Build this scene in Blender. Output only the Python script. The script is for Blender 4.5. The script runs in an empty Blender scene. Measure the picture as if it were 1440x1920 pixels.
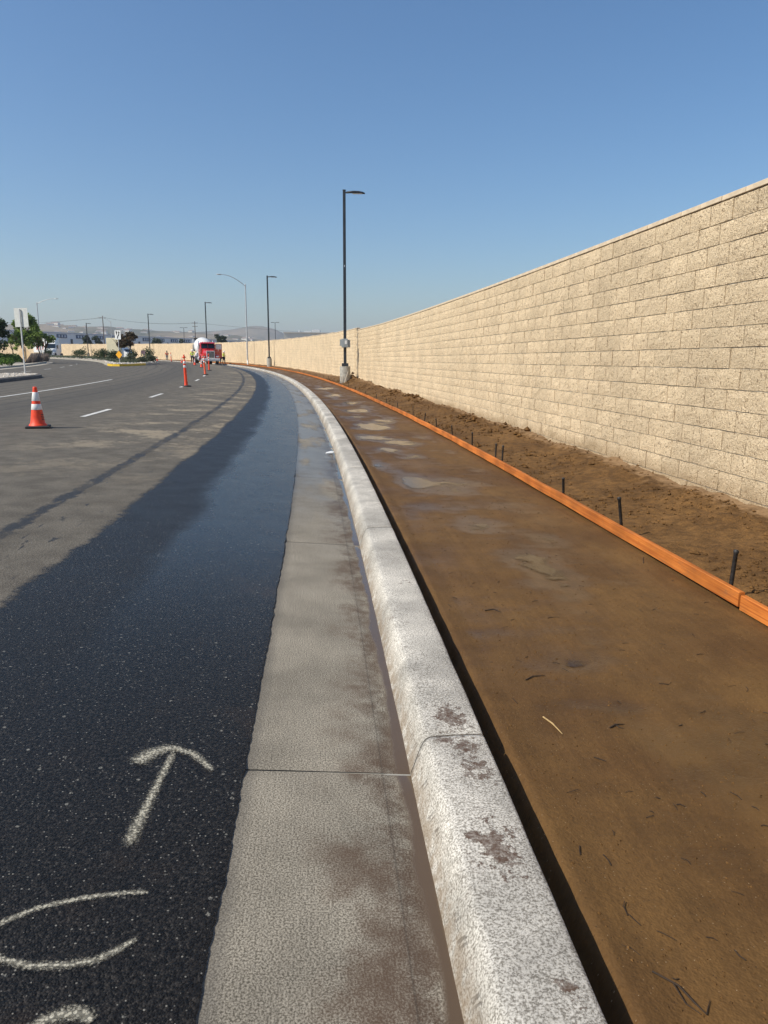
import bpy, bmesh, math, random, bisect
from mathutils import Vector, Matrix, noise
random.seed(7)
sc = bpy.context.scene
col = sc.collection
R = math.radians

# ---------------------------------------------------------------- camera, sky, sun, exposure
cam_d = bpy.data.cameras.new('camera'); cam = bpy.data.objects.new('camera', cam_d); col.objects.link(cam)
cam_d.sensor_fit = 'VERTICAL'; cam_d.sensor_height = 24.0; cam_d.lens = 1380.0 / 1920.0 * 24.0
cam_d.clip_start = 0.05; cam_d.clip_end = 20000
PITCH = math.atan((960 - 675) / 1380.0)
cam.matrix_world = Matrix.Translation((0, 0, 1.5)) @ Matrix.Rotation(math.pi / 2 - PITCH, 4, 'X') @ Matrix.Rotation(R(0.3), 4, 'Z')
sc.camera = cam
SUN_EL = R(43.0); SUN_AZ = math.atan2(-0.93, -0.37)        # azimuth of the sun measured from +Y towards +X
sun_dir = Vector((math.sin(SUN_AZ) * math.cos(SUN_EL), math.cos(SUN_AZ) * math.cos(SUN_EL), math.sin(SUN_EL)))
world = bpy.data.worlds.new('World'); sc.world = world; world.use_nodes = True
wn = world.node_tree.nodes; wl = world.node_tree.links
sky = wn.new('ShaderNodeTexSky'); sky.sky_type = 'NISHITA'; sky.sun_disc = False
sky.sun_elevation = SUN_EL; sky.sun_rotation = SUN_AZ
sky.altitude = 300; sky.air_density = 1.15; sky.dust_density = 1.3; sky.ozone_density = 4.6
bg = wn['Background']; bg.inputs['Strength'].default_value = 0.131
hsv = wn.new('ShaderNodeHueSaturation'); hsv.inputs['Saturation'].default_value = 1.14; wl.new(sky.outputs[0], hsv.inputs['Color']); wl.new(hsv.outputs[0], bg.inputs['Color'])
sun_l = bpy.data.lights.new('sun', 'SUN'); sun_l.energy = 5.0; sun_l.angle = R(0.53); sun_l.color = (1.0, 0.92, 0.78)
sun = bpy.data.objects.new('sun', sun_l); col.objects.link(sun)
sun.rotation_euler = (-sun_dir).to_track_quat('-Z', 'Y').to_euler(); sun.location = (-30, -20, 40)
sc.view_settings.view_transform = 'Standard'; sc.view_settings.look = 'None'
sc.view_settings.exposure = 0.0; sc.view_settings.gamma = 1.0; sc.view_settings.use_curve_mapping = False
sc.cycles.volume_bounces = 0; sc.cycles.max_bounces = 6

# ---------------------------------------------------------------- road geometry: a path along the kerb toe, s metres along, o metres to the right
PC = (-3.84111327e-08, 2.55287715e-06, -1.27017213e-03, -7.82609380e-02, 5.76103670e-01)
def build_path():
    pts = []; y = -8.0; ds = 0.25
    while y < 101:
        yy = max(y, 0)
        m = ((4*PC[0]*yy + 3*PC[1])*yy + 2*PC[2])*yy + PC[3]
        x = (((PC[0]*y + PC[1])*y + PC[2])*y + PC[3])*y + PC[4] if y >= 0 else PC[4] + PC[3]*y
        h = math.atan2(m, 1.0); pts.append((x, y, h)); y += ds*math.cos(h)
    x, y, h = pts[-1]; L = 0
    while L < 230:
        h -= ds/190.0
        if L > 120: h += ds/190.0*0.75
        x += ds*math.sin(h); y += ds*math.cos(h); L += ds; pts.append((x, y, h))
    pts = [(x - 0.27*math.cos(h), y + 0.27*math.sin(h), h) for x, y, h in pts]
    S = [0.0]
    for a, b in zip(pts, pts[1:]): S.append(S[-1] + math.hypot(b[0]-a[0], b[1]-a[1]))
    i0 = min(range(len(pts)), key=lambda i: abs(pts[i][1]))
    return pts, [v - S[i0] for v in S]
PTS, SS = build_path()
def frame(s):
    i = max(1, min(len(SS)-1, bisect.bisect(SS, s)))
    a, b = PTS[i-1], PTS[i]; t = (s - SS[i-1])/(SS[i] - SS[i-1])
    return a[0]+(b[0]-a[0])*t, a[1]+(b[1]-a[1])*t, a[2]+(b[2]-a[2])*t
def P(s, o):
    x, y, h = frame(s); return x + o*math.cos(h), y - o*math.sin(h)
def G(y):
    if y < 0: return 0.0
    t = y - 30.0
    return 0.0105*((math.sqrt(t*t + 200) + t)/2 - (math.sqrt(1100) - 30)/2)
def C(o):
    d = -o
    if d <= 0: return 0.0
    if d < 0.61: return 0.045*d/0.61
    return 0.045 + 0.27*(1 - math.exp(-(d - 0.61)/2.9))
def PZ(s, o, h=0.0):
    x, y = P(s, o); return Vector((x, y, G(y) + C(o) + h))
def smooth(a, b, x):
    t = max(0.0, min(1.0, (x-a)/(b-a))); return t*t*(3-2*t)
def lerp_tab(tab, x):
    if x <= tab[0][0]: return tab[0][1]
    for (a, va), (b, vb) in zip(tab, tab[1:]):
        if x <= b: return va + (vb-va)*(x-a)/(b-a)
    return tab[-1][1]
def s_rows(s0, s1, dmin, k):
    r = [s0]
    while r[-1] < s1: r.append(min(s1, r[-1] + max(dmin, k*abs(r[-1]))))
    return r
def fbm(x, y, z=0.0, o=4):
    return noise.fractal(Vector((x, y, z)), 0.9, 2.0, o)

# ---------------------------------------------------------------- object helpers
def tag(o, label=None, cat=None, group=None, kind=None):
    if label: o['label'] = label
    if cat: o['category'] = cat
    if group: o['group'] = group
    if kind: o['kind'] = kind
    return o
def link(name, me, parent=None, mat=None):
    if mat is not None and not me.materials: me.materials.append(mat)
    o = bpy.data.objects.new(name, me); col.objects.link(o)
    if parent: o.parent = parent
    return o
def empty(name, loc=(0, 0, 0), rz=0.0):
    o = bpy.data.objects.new(name, None); col.objects.link(o); o.location = loc; o.rotation_euler = (0, 0, rz)
    o.empty_display_size = 0.2
    return o
def copy_tree(o, parent=None):
    c = o.copy(); col.objects.link(c); c.parent = parent
    for ch in o.children: copy_tree(ch, c)
    return c
class MB:
    """collects shapes into one mesh"""
    def __init__(self): self.v = []; self.f = []; self.uv = {}; self.sm = []
    def add(self, vs, fs, smooth=False):
        b = len(self.v); self.v += [tuple(p) for p in vs]
        for f in fs: self.f.append(tuple(i+b for i in f)); self.sm.append(smooth)
        return self
    def box(self, c, d, rz=0.0, taper=(1, 1), bev=0.0, rx=0.0, ry=0.0):
        hx, hy, hz = d[0]/2, d[1]/2, d[2]/2
        if bev <= 0:
            vs = []
            for sz in (-1, 1):
                tx, ty = (taper if sz > 0 else (1, 1))
                for sx, sy in ((-1, -1), (1, -1), (1, 1), (-1, 1)): vs.append(Vector((sx*hx*tx, sy*hy*ty, sz*hz)))
            fs = [(0, 3, 2, 1), (4, 5, 6, 7), (0, 1, 5, 4), (1, 2, 6, 5), (2, 3, 7, 6), (3, 0, 4, 7)]
        else:
            vs = []; n = 8
            rings = ((-hz, bev), (-hz+bev, 0), (hz-bev, 0), (hz, bev))
            for z, inset in rings:
                tx, ty = (taper if z > 0 else (1, 1))
                ax, ay = (hx*tx-inset), (hy*ty-inset); b = bev
                for px, py in ((-ax+b, -ay), (ax-b, -ay), (ax, -ay+b), (ax, ay-b), (ax-b, ay), (-ax+b, ay), (-ax, ay-b), (-ax, -ay+b)): vs.append(Vector((px, py, z)))
            fs = [tuple(range(7, -1, -1)), tuple(range(24, 32))]
            for r in range(3):
                for i in range(n): fs.append((r*n+i, r*n+(i+1) % n, (r+1)*n+(i+1) % n, (r+1)*n+i))
        M = Matrix.Translation(c) @ Matrix.Rotation(rz, 4, 'Z') @ Matrix.Rotation(ry, 4, 'Y') @ Matrix.Rotation(rx, 4, 'X')
        return self.add([M @ p for p in vs], fs)
    def tube(self, pts, rad, n=8, cap=True, smooth=True):
        pts = [Vector(p) for p in pts]
        if not hasattr(rad, '__len__'): rad = [rad]*len(pts)
        vs = []; fs = []; prev = None
        for i, p in enumerate(pts):
            t = (pts[min(i+1, len(pts)-1)] - pts[max(i-1, 0)]).normalized()
            a = prev if prev else (Vector((1, 0, 0)) if abs(t.x) < 0.9 else Vector((0, 1, 0)))
            u = (a - t*a.dot(t)).normalized(); w = t.cross(u); prev = u
            for k in range(n):
                an = 2*math.pi*(k+0.5)/n; vs.append(p + (u*math.cos(an) + w*math.sin(an))*rad[i])
        for i in range(len(pts)-1):
            for k in range(n): fs.append((i*n+k, i*n+(k+1) % n, (i+1)*n+(k+1) % n, (i+1)*n+k))
        self.add(vs, fs, smooth)
        if cap: self.add(vs[:n], [tuple(range(n-1, -1, -1))]); self.add(vs[-n:], [tuple(range(n))])
        return self
    def lathe(self, prof, c=(0, 0, 0), n=16, axis=None, smooth=True):
        """prof: (r, h) pairs; axis: Matrix turning +Z"""
        M = Matrix.Translation(c) @ (axis if axis is not None else Matrix.Identity(4))
        vs = []; fs = []
        for r, h in prof:
            for k in range(n):
                a = 2*math.pi*k/n; vs.append(M @ Vector((r*math.cos(a), r*math.sin(a), h)))
        for i in range(len(prof)-1):
            for k in range(n): fs.append((i*n+k, i*n+(k+1) % n, (i+1)*n+(k+1) % n, (i+1)*n+k))
        self.add(vs, fs, smooth)
        self.add(vs[:n], [tuple(range(n-1, -1, -1))]); self.add(vs[-n:], [tuple(range(n))])
        return self
    def prism(self, poly, z0, z1, M=None):
        n = len(poly); M = M or Matrix.Identity(4)
        vs = [M @ Vector((p[0], p[1], z0)) for p in poly] + [M @ Vector((p[0], p[1], z1)) for p in poly]
        fs = [tuple(range(n-1, -1, -1)), tuple(range(n, 2*n))] + [(i, (i+1) % n, n+(i+1) % n, n+i) for i in range(n)]
        return self.add(vs, fs)
    def build(self, name, mat=None, parent=None, smooth=None):
        me = bpy.data.meshes.new(name); me.from_pydata(self.v, [], self.f)
        me.polygons.foreach_set('use_smooth', [bool(x) if smooth is None else smooth for x in self.sm])
        me.update()
        return link(name, me, parent, mat)
def grid_mesh(name, rows, cols, fn, mat, parent=None, attrs=None, smooth=True):
    """rows: s values, cols: o values; fn(s, o) -> Vector; uv = (s, o) metres; attrs: {name: fn(s, o)}"""
    nr, nc = len(rows), len(cols)
    vs = [fn(s, o) for s in rows for o in cols]
    fs = [(i*nc+j, (i+1)*nc+j, (i+1)*nc+j+1, i*nc+j+1) for i in range(nr-1) for j in range(nc-1)]
    fs = [f[::-1] for f in fs]
    me = bpy.data.meshes.new(name); me.from_pydata([tuple(v) for v in vs], [], fs)
    uvl = me.uv_layers.new(name='so'); so = [(s, o) for s in rows for o in cols]
    flat = []
    for lp in me.loops: flat += so[lp.vertex_index]
    uvl.data.foreach_set('uv', flat)
    for k, f in (attrs or {}).items():
        at = me.attributes.new(k, 'FLOAT', 'POINT'); at.data.foreach_set('value', [f(s, o) for s, o in so])
    me.polygons.foreach_set('use_smooth', [smooth]*len(fs)); me.update()
    return link(name, me, parent, mat)

# ---------------------------------------------------------------- material helpers
class NT:
    def __init__(self, name):
        self.m = bpy.data.materials.new(name); self.m.use_nodes = True; self.t = self.m.node_tree
        self.b = self.t.nodes['Principled BSDF']; self.out = self.t.nodes['Material Output']
    def n(self, typ, ins=None, **props):
        nd = self.t.nodes.new('ShaderNode'+typ)
        for k, v in props.items(): setattr(nd, k, v)
        for k, v in (ins or {}).items(): self.set(nd.inputs[k], v)
        return nd
    def set(self, sock, v):
        if hasattr(v, 'is_linked') or isinstance(v, bpy.types.NodeSocket): self.t.links.new(v, sock)
        else:
            if sock.type == 'RGBA' and len(v) == 3: v = (*v, 1)
            sock.default_value = v
    def p(self, **kw):
        mp = {'color': 'Base Color', 'rough': 'Roughness', 'metal': 'Metallic', 'normal': 'Normal', 'ior': 'IOR', 'spec': 'Specular IOR Level', 'alpha': 'Alpha', 'trans': 'Transmission Weight', 'coat': 'Coat Weight'}
        for k, v in kw.items(): self.set(self.b.inputs[mp[k]], v)
        return self.m
    def obj(self, scale=None):
        c = self.n('TexCoord').outputs['Object']
        return self.scale(c, scale) if scale else c
    def uv(self): return self.n('UVMap', uv_map='so').outputs[0]
    def scale(self, v, s): return self.n('VectorMath', {0: v, 1: s}, operation='MULTIPLY').outputs[0]
    def noise(self, vec, scale, detail=3, rough=0.55, out=0, dist=0.0):
        return self.n('TexNoise', {'Vector': vec, 'Scale': scale, 'Detail': detail, 'Roughness': rough, 'Distortion': dist}).outputs[out]
    def voro(self, vec, scale, out='Distance', **pr): return self.n('TexVoronoi', {'Vector': vec, 'Scale': scale}, **pr).outputs[out]
    def math(self, op, a, b=0.0, c=None, clamp=False):
        nd = self.n('Math', operation=op, use_clamp=clamp); self.set(nd.inputs[0], a); self.set(nd.inputs[1], b)
        if c is not None: self.set(nd.inputs[2], c)
        return nd.outputs[0]
    def step(self, v, a, b, lo=0.0, hi=1.0):
        return self.n('MapRange', {'Value': v, 'From Min': a, 'From Max': b, 'To Min': lo, 'To Max': hi}, interpolation_type='SMOOTHSTEP').outputs[0]
    def mix(self, f, a, b):
        nd = self.n('Mix', data_type='RGBA'); self.set(nd.inputs[0], f); self.set(nd.inputs[6], a); self.set(nd.inputs[7], b); return nd.outputs[2]
    def mixf(self, f, a, b):
        nd = self.n('Mix', data_type='FLOAT'); self.set(nd.inputs[0], f); self.set(nd.inputs[2], a); self.set(nd.inputs[3], b); return nd.outputs[0]
    def mul(self, col_, f):
        nd = self.n('Mix', data_type='RGBA', blend_type='MULTIPLY'); nd.inputs[0].default_value = 1.0
        self.set(nd.inputs[6], col_); g = self.n('CombineColor', {0: f, 1: f, 2: f}).outputs[0]; self.set(nd.inputs[7], g); return nd.outputs[2]
    def bump(self, h, strength=0.5, dist=0.01, normal=None):
        nd = self.n('Bump', {'Height': h, 'Strength': strength, 'Distance': dist})
        if normal is not None: self.set(nd.inputs['Normal'], normal)
        return nd.outputs[0]
    def attr(self, name): return self.n('Attribute', attribute_name=name).outputs['Fac']
    def sep(self, v):
        s = self.n('SeparateXYZ', {0: v}).outputs; return s[0], s[1], s[2]
def plain(name, color, rough=0.6, metal=0.0, var=0.12, scale=8.0, **kw):
    """a painted or bare surface with slight uneven wear"""
    t = NT(name); v = t.noise(t.obj(), scale, 4)
    f = t.step(v, 0.3, 0.7, 1-var, 1+var)
    t.p(color=t.mul(color, f), rough=t.step(v, 0.25, 0.75, max(0.02, rough-0.08), min(1, rough+0.08)), metal=metal, **kw)
    return t.m
M = {}
# asphalt: dry, wetted beside the gutter, one wet trickle, dust
t = NT('asphalt'); uv = t.uv(); s_, o_, _ = t.sep(uv)
big = t.noise(uv, 0.55, 4); med = t.noise(uv, 3.2, 4); fine = t.noise(uv, 70, 3)
rag = t.math('ADD', t.math('MULTIPLY', t.math('SUBTRACT', big, 0.5), 0.20), t.math('MULTIPLY', t.math('SUBTRACT', t.noise(uv, 7.5, 6, 0.78), 0.5), 0.28))
od = t.math('ADD', o_, rag)
wet = t.step(od, -2.12, -2.04); far_f = t.step(t.math('ADD', s_, t.math('MULTIPLY', med, 1.5)), 2.6, 7.0)
film = t.step(t.math('ADD', od, t.math('MULTIPLY', t.math('SUBTRACT', t.noise(t.scale(uv, (0.5, 2.2, 1)), 1.3, 3), 0.5), 0.40)), -1.60, -1.36); film = t.math('MULTIPLY', film, far_f)
rag2 = t.math('ADD', t.math('MULTIPLY', t.math('SUBTRACT', t.noise(uv, 5.5, 6, 0.75), 0.5), 0.30), t.math('MULTIPLY', t.math('SUBTRACT', big, 0.5), 0.15))
trk = t.step(t.math('ABSOLUTE', t.math('ADD', t.math('ADD', o_, 2.73), rag2)), 0.085, 0.045)
trk2 = t.math('MULTIPLY', t.step(t.math('ABSOLUTE', t.math('ADD', o_, 2.45)), 0.30, 0.15), t.step(t.noise(t.scale(uv, (1.6, 5.0, 1)), 2.4, 3), 0.63, 0.67))
wall_ = t.math('MAXIMUM', wet, t.math('MULTIPLY', t.math('MULTIPLY', t.math('MAXIMUM', trk, trk2), t.step(t.noise(t.scale(uv, (1.0, 1.8, 1)), 3.4, 5, 0.7), 0.36, 0.50, 0.25, 1.0)), t.step(t.noise(uv, 0.8, 3), 0.30, 0.55, 0.45, 0.85)))
agg = t.voro(uv, 85); spk = t.step(agg, 0.30, 0.14)
spr = t.voro(uv, 85, 'Color'); spr_r = t.n('SeparateColor', {0: spr}).outputs[0]
speck = t.math('MULTIPLY', spk, t.step(spr_r, 0.74, 0.92))
dry = t.mix(t.step(med, 0.3, 0.7), (0.118, 0.105, 0.085), (0.175, 0.157, 0.127))
dry = t.mix(t.step(fine, 0.35, 0.68), t.mul(dry, 0.62), dry)
dust_n = t.math('ADD', t.math('MULTIPLY', t.noise(t.scale(uv, (0.55, 0.5, 1)), 1.5, 6, 0.68), 0.72), t.math('MULTIPLY', t.noise(uv, 9, 4, 0.7), 0.28))
dust = t.math('MULTIPLY', t.step(dust_n, 0.49, 0.60), t.math('MULTIPLY', t.step(o_, -5.3, -3.6), t.step(s_, 6, 14)))
dry = t.mix(t.math('MULTIPLY', dust, 0.85), dry, (0.31, 0.26, 0.185))
tyre = t.math('MULTIPLY', t.step(t.math('ABSOLUTE', t.math('ADD', t.math('ADD', o_, 7.3), t.math('MULTIPLY', t.math('SUBTRACT', big, 0.5), 1.2))), 1.5, 0.4), 0.42)
dry = t.mix(tyre, dry, (0.06, 0.058, 0.055))
arcs = t.n('TexWave', {'Vector': t.scale(uv, (0.05, 0.45, 1)), 'Scale': 1.0, 'Distortion': 6.0, 'Detail': 2.0}, wave_type='RINGS').outputs[1]
dry = t.mix(t.math('MULTIPLY', t.step(arcs, 0.80, 0.97), t.math('MULTIPLY', t.step(o_, -5.6, -8.0), 0.5)), dry, (0.05, 0.049, 0.048))
dry = t.mix(t.math('MULTIPLY', speck, 0.6), dry, (0.35, 0.33, 0.29))
mudt = t.math('MULTIPLY', t.step(t.noise(uv, 1.9, 4), 0.56, 0.74), t.step(o_, -1.5, -0.75))
wetc = t.mix(t.step(fine, 0.4, 0.65), (0.007, 0.0062, 0.0055), (0.024, 0.021, 0.018))
cellv = t.n('SeparateColor', {0: t.voro(uv, 150, 'Color')}).outputs[2]; wetc = t.mul(wetc, t.step(cellv, 0.1, 0.95, 0.4, 1.6))
wetc = t.mix(t.math('MULTIPLY', mudt, 0.45), wetc, (0.050, 0.032, 0.020))
wetc = t.mix(t.math('MULTIPLY', speck, 0.9), wetc, (0.24, 0.23, 0.20))
sp2 = t.voro(uv, 21); sp2r = t.n('SeparateColor', {0: t.voro(uv, 21, 'Color')}).outputs[1]
pop = t.math('MULTIPLY', t.step(sp2, 0.17, 0.10), t.step(sp2r, 0.66, 0.74)); pop = t.math('MULTIPLY', pop, t.step(t.noise(uv, 160, 2), 0.38, 0.55)); wetc = t.mix(t.math('MULTIPLY', pop, 0.7), wetc, (0.30, 0.29, 0.25))
hgt = t.math('ADD', t.math('MULTIPLY', t.voro(uv, 150), 0.9), t.math('MULTIPLY', t.noise(uv, 38, 5, 0.75), 1.1))
bstr = t.mixf(wet, 0.75, t.mixf(film, 0.75, 0.20))
t.p(color=t.mix(wall_, dry, wetc), rough=t.mixf(wall_, 0.92, t.mixf(film, t.mixf(med, 0.36, 0.54), t.mixf(med, 0.19, 0.32))),
    normal=t.bump(hgt, bstr, 0.0042), spec=t.mixf(wall_, 0.3, t.mixf(far_f, 0.22, 0.36))); M['asphalt'] = t.m
# gutter concrete
t = NT('gutter_concrete'); uv = t.uv(); s_, o_, _ = t.sep(uv)
broom = t.noise(t.scale(uv, (3.0, 190.0, 1)), 1.0, 3, 0.6); spk = t.noise(uv, 170, 4, 0.75); bl = t.noise(uv, 2.3, 5, 0.6)
c = t.mix(t.step(spk, 0.38, 0.62), (0.100, 0.087, 0.065), (0.42, 0.38, 0.305)); c = t.mul(c, t.step(bl, 0.25, 0.75, 0.72, 1.12)); c = t.mul(c, t.step(broom, 0.3, 0.7, 0.92, 1.05))
edge_d = t.math('MULTIPLY', t.step(o_, -0.54, -0.60), 0.5); c = t.mix(edge_d, c, (0.10, 0.092, 0.08))
near_m = t.step(s_, 3.2, 1.6, 0.0, 0.10); on = t.math('ADD', t.math('ADD', o_, near_m), t.math('MULTIPLY', t.math('SUBTRACT', t.noise(uv, 4.2, 5, 0.65), 0.5), 0.42))
mudm = t.math('MULTIPLY', t.step(on, -0.22, -0.02), t.step(t.noise(uv, 11, 4, 0.7), 0.36, 0.60)); c = t.mix(t.math('MULTIPLY', mudm, t.step(spk, 0.38, 0.62, 0.90, 0.60)), c, (0.070, 0.042, 0.026))
pur = t.math('MULTIPLY', t.step(on, -0.34, -0.10), t.step(t.noise(uv, 2.1, 5, 0.65), 0.43, 0.60)); c = t.mix(t.math('MULTIPLY', pur, t.step(spk, 0.38, 0.62, 0.80, 0.45)), c, (0.098, 0.064, 0.042))
line = t.step(t.math('ABSOLUTE', t.math('ADD', o_, 0.105)), 0.004, 0.0015); c = t.mix(t.math('MULTIPLY', line, 0.35), c, (0.05, 0.042, 0.034))
run = t.step(t.math('ADD', o_, t.math('MULTIPLY', t.math('SUBTRACT', t.noise(uv, 1.4, 4, 0.6), 0.5), 0.13)), -0.055, -0.03); c = t.mix(run, c, (0.115, 0.078, 0.045))
fw = t.math('MULTIPLY', t.step(t.math('ADD', s_, t.math('MULTIPLY', bl, 6.0)), 7.5, 14.0), t.step(t.noise(t.scale(uv, (0.35, 1.6, 1)), 1.6, 3), 0.30, 0.52))
c = t.mix(t.math('MULTIPLY', fw, 0.55), c, t.mul(c, 0.42))
wr = t.math('MAXIMUM', run, fw)
rr = t.mixf(run, t.mixf(fw, 0.88, 0.30), 0.07)
bmp = t.bump(t.math('ADD', t.math('MULTIPLY', broom, 0.3), t.math('MULTIPLY', spk, 0.9)), t.mixf(run, t.mixf(fw, 0.26, 0.10), 0.02), 0.003)
t.p(color=c, rough=rr, normal=bmp, spec=t.mixf(wr, 0.3, 0.55)); M['gutter'] = t.m
# kerb concrete
t = NT('kerb_concrete'); uv = t.uv(); s_, o_, _ = t.sep(uv); ob = t.obj()
spk = t.noise(ob, 150, 4, 0.75); med = t.noise(ob, 7, 4); bl = t.noise(ob, 1.4, 4)
c = t.mix(t.step(spk, 0.38, 0.60), (0.22, 0.20, 0.165), (0.72, 0.685, 0.61)); c = t.mul(c, t.step(med, 0.3, 0.7, 0.86, 1.08)); c = t.mul(c, t.step(bl, 0.35, 0.65, 0.68, 1.06))
drag = t.noise(t.scale(uv, (9.0, 60.0, 1)), 1.0, 4, 0.7); face = t.step(o_, 0.085, 0.06)
c = t.mix(t.math('MULTIPLY', t.math('MULTIPLY', t.step(drag, 0.60, 0.68), face), 0.55), c, (0.16, 0.145, 0.12))
ph = t.math('FRACT', t.math('ADD', t.math('MULTIPLY', s_, 11.5), t.math('MULTIPLY', o_, 22.0))); ph2 = t.math('FRACT', t.math('ADD', t.math('MULTIPLY', s_, 11.5), t.math('ADD', t.math('MULTIPLY', o_, 22.0), 0.24)))
dash = t.math('MAXIMUM', t.step(t.math('ABSOLUTE', t.math('SUBTRACT', ph, 0.5)), 0.085, 0.04), t.math('MULTIPLY', t.step(t.math('ABSOLUTE', t.math('SUBTRACT', ph2, 0.5)), 0.06, 0.03), 0.8))
band = t.math('MULTIPLY', t.step(t.math('ABSOLUTE', t.math('SUBTRACT', o_, 0.024)), 0.010, 0.005), t.step(t.noise(ob, 9, 3), 0.40, 0.58)); chat = t.math('MULTIPLY', t.math('MULTIPLY', dash, band), t.step(s_, 3.4, 2.2)); c = t.mix(t.math('MULTIPLY', chat, 0.75), c, (0.10, 0.095, 0.085))
low = t.math('MULTIPLY', t.step(o_, 0.045, 0.004), t.step(t.noise(ob, 18, 4), 0.3, 0.6)); c = t.mix(t.math('MULTIPLY', low, 0.7), c, (0.21, 0.15, 0.09))
md = t.attr('mud'); mm = t.step(t.math('ADD', md, t.math('MULTIPLY', t.math('SUBTRACT', t.noise(ob, 30, 5, 0.75), 0.5), 2.6)), 0.42, 0.62)
gen = t.math('MULTIPLY', t.step(t.noise(ob, 3.1, 4), 0.60, 0.70), t.step(t.noise(ob, 34, 4, 0.7), 0.46, 0.58))
mm = t.math('MAXIMUM', mm, t.math('MULTIPLY', gen, 0.5)); c = t.mix(t.math('MULTIPLY', mm, t.step(t.noise(ob, 55, 3), 0.3, 0.7, 0.55, 0.95)), c, (0.080, 0.040, 0.020))
hh = t.math('ADD', t.math('MULTIPLY', spk, 0.8), t.math('MULTIPLY', t.math('MULTIPLY', drag, face), 0.9)); hh = t.math('ADD', hh, t.math('SUBTRACT', t.math('MULTIPLY', mm, 0.8), t.math('MULTIPLY', chat, 1.5)))
t.p(color=c, rough=t.mixf(mm, 0.85, 0.6), normal=t.bump(hh, 0.5, 0.005)); M['kerb'] = t.m
# wet trodden subgrade
t = NT('wet_mud'); uv = t.uv(); s_, o_, _ = t.sep(uv)
b1 = t.noise(uv, 0.8, 5, 0.6); b2 = t.noise(uv, 6, 5, 0.6); b3 = t.noise(uv, 55, 3, 0.6); grit = t.voro(uv, 130)
c = t.mix(t.step(b1, 0.3, 0.7), (0.096, 0.048, 0.0145), (0.146, 0.078, 0.0235)); c = t.mul(c, t.step(b2, 0.25, 0.75, 0.84, 1.12)); c = t.mul(c, t.step(b3, 0.32, 0.68, 0.90, 1.08))
gr = t.n('SeparateColor', {0: t.voro(uv, 130, 'Color')}).outputs[0]
c = t.mix(t.math('MULTIPLY', t.math('MULTIPLY', t.step(grit, 0.22, 0.12), t.step(gr, 0.90, 0.94)), 0.8), c, (0.42, 0.31, 0.19))
c = t.mix(t.math('MULTIPLY', t.math('MULTIPLY', t.step(grit, 0.3, 0.15), t.step(gr, 0.10, 0.05)), 0.8), c, (0.03, 0.018, 0.01))
tanm = t.math('MULTIPLY', t.step(t.noise(t.scale(uv, (0.8, 1.3, 1)), 1.1, 3), 0.55, 0.70), 0.5); c = t.mix(tanm, c, (0.165, 0.092, 0.030))
wetd = t.attr('damp'); lines = t.noise(t.scale(uv, (0.5, 26, 1)), 1.0, 3); c = t.mul(c, t.step(lines, 0.35, 0.7, 0.93, 1.06)); c = t.mul(c, t.math('SUBTRACT', 1.0, t.math('MULTIPLY', wetd, 0.25)))
sheen = t.math('MAXIMUM', t.step(t.noise(t.scale(uv, (1, 1.4, 1)), 1.0, 4), 0.46, 0.66), wetd)
t.p(color=c, rough=t.mixf(wetd, t.mixf(sheen, 0.75, 0.52), 0.30), spec=0.28, normal=t.bump(t.math('ADD', t.math('MULTIPLY', b3, 0.6), t.math('ADD', t.math('MULTIPLY', b2, 1.2), t.math('MULTIPLY', grit, 0.25))), t.mixf(sheen, 0.5, 0.3), 0.012)); M['mud'] = t.m
# loose damp soil by the wall
t = NT('loose_soil'); ob = t.obj(); b1 = t.noise(ob, 1.1, 4); b2 = t.noise(ob, 9, 5, 0.65); b3 = t.noise(ob, 60, 3)
c = t.mix(t.step(b1, 0.3, 0.7), (0.098, 0.049, 0.0145), (0.160, 0.084, 0.027)); c = t.mul(c, t.step(b2, 0.28, 0.72, 0.60, 1.25)); c = t.mul(c, t.step(b3, 0.3, 0.7, 0.75, 1.2))
dryd = t.attr('dry'); c = t.mix(t.math('MULTIPLY', t.step(t.math('ADD', dryd, t.math('MULTIPLY', t.math('SUBTRACT', b2, 0.5), 1.2)), 0.3, 0.8), 0.75), c, (0.30, 0.195, 0.105))
t.p(color=c, rough=0.9, spec=0.25, normal=t.bump(t.math('ADD', b2, t.math('MULTIPLY', b3, 0.5)), 0.8, 0.02)); M['soil'] = t.m
# muddy water
t = NT('muddy_water'); uv = t.uv(); w = t.noise(uv, 3, 3)
t.p(color=t.mix(t.step(w, 0.3, 0.7), (0.055, 0.031, 0.012), (0.085, 0.050, 0.020)), rough=0.14, ior=1.33, spec=0.6, normal=t.bump(t.noise(uv, 14, 3), 0.08, 0.01), alpha=t.step(t.math('ADD', t.attr('depth'), t.math('MULTIPLY', t.math('SUBTRACT', t.noise(uv, 16, 4), 0.5), 0.004)), 0.0, 0.0042, 0.0, 0.92)); M['water'] = t.m
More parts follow.
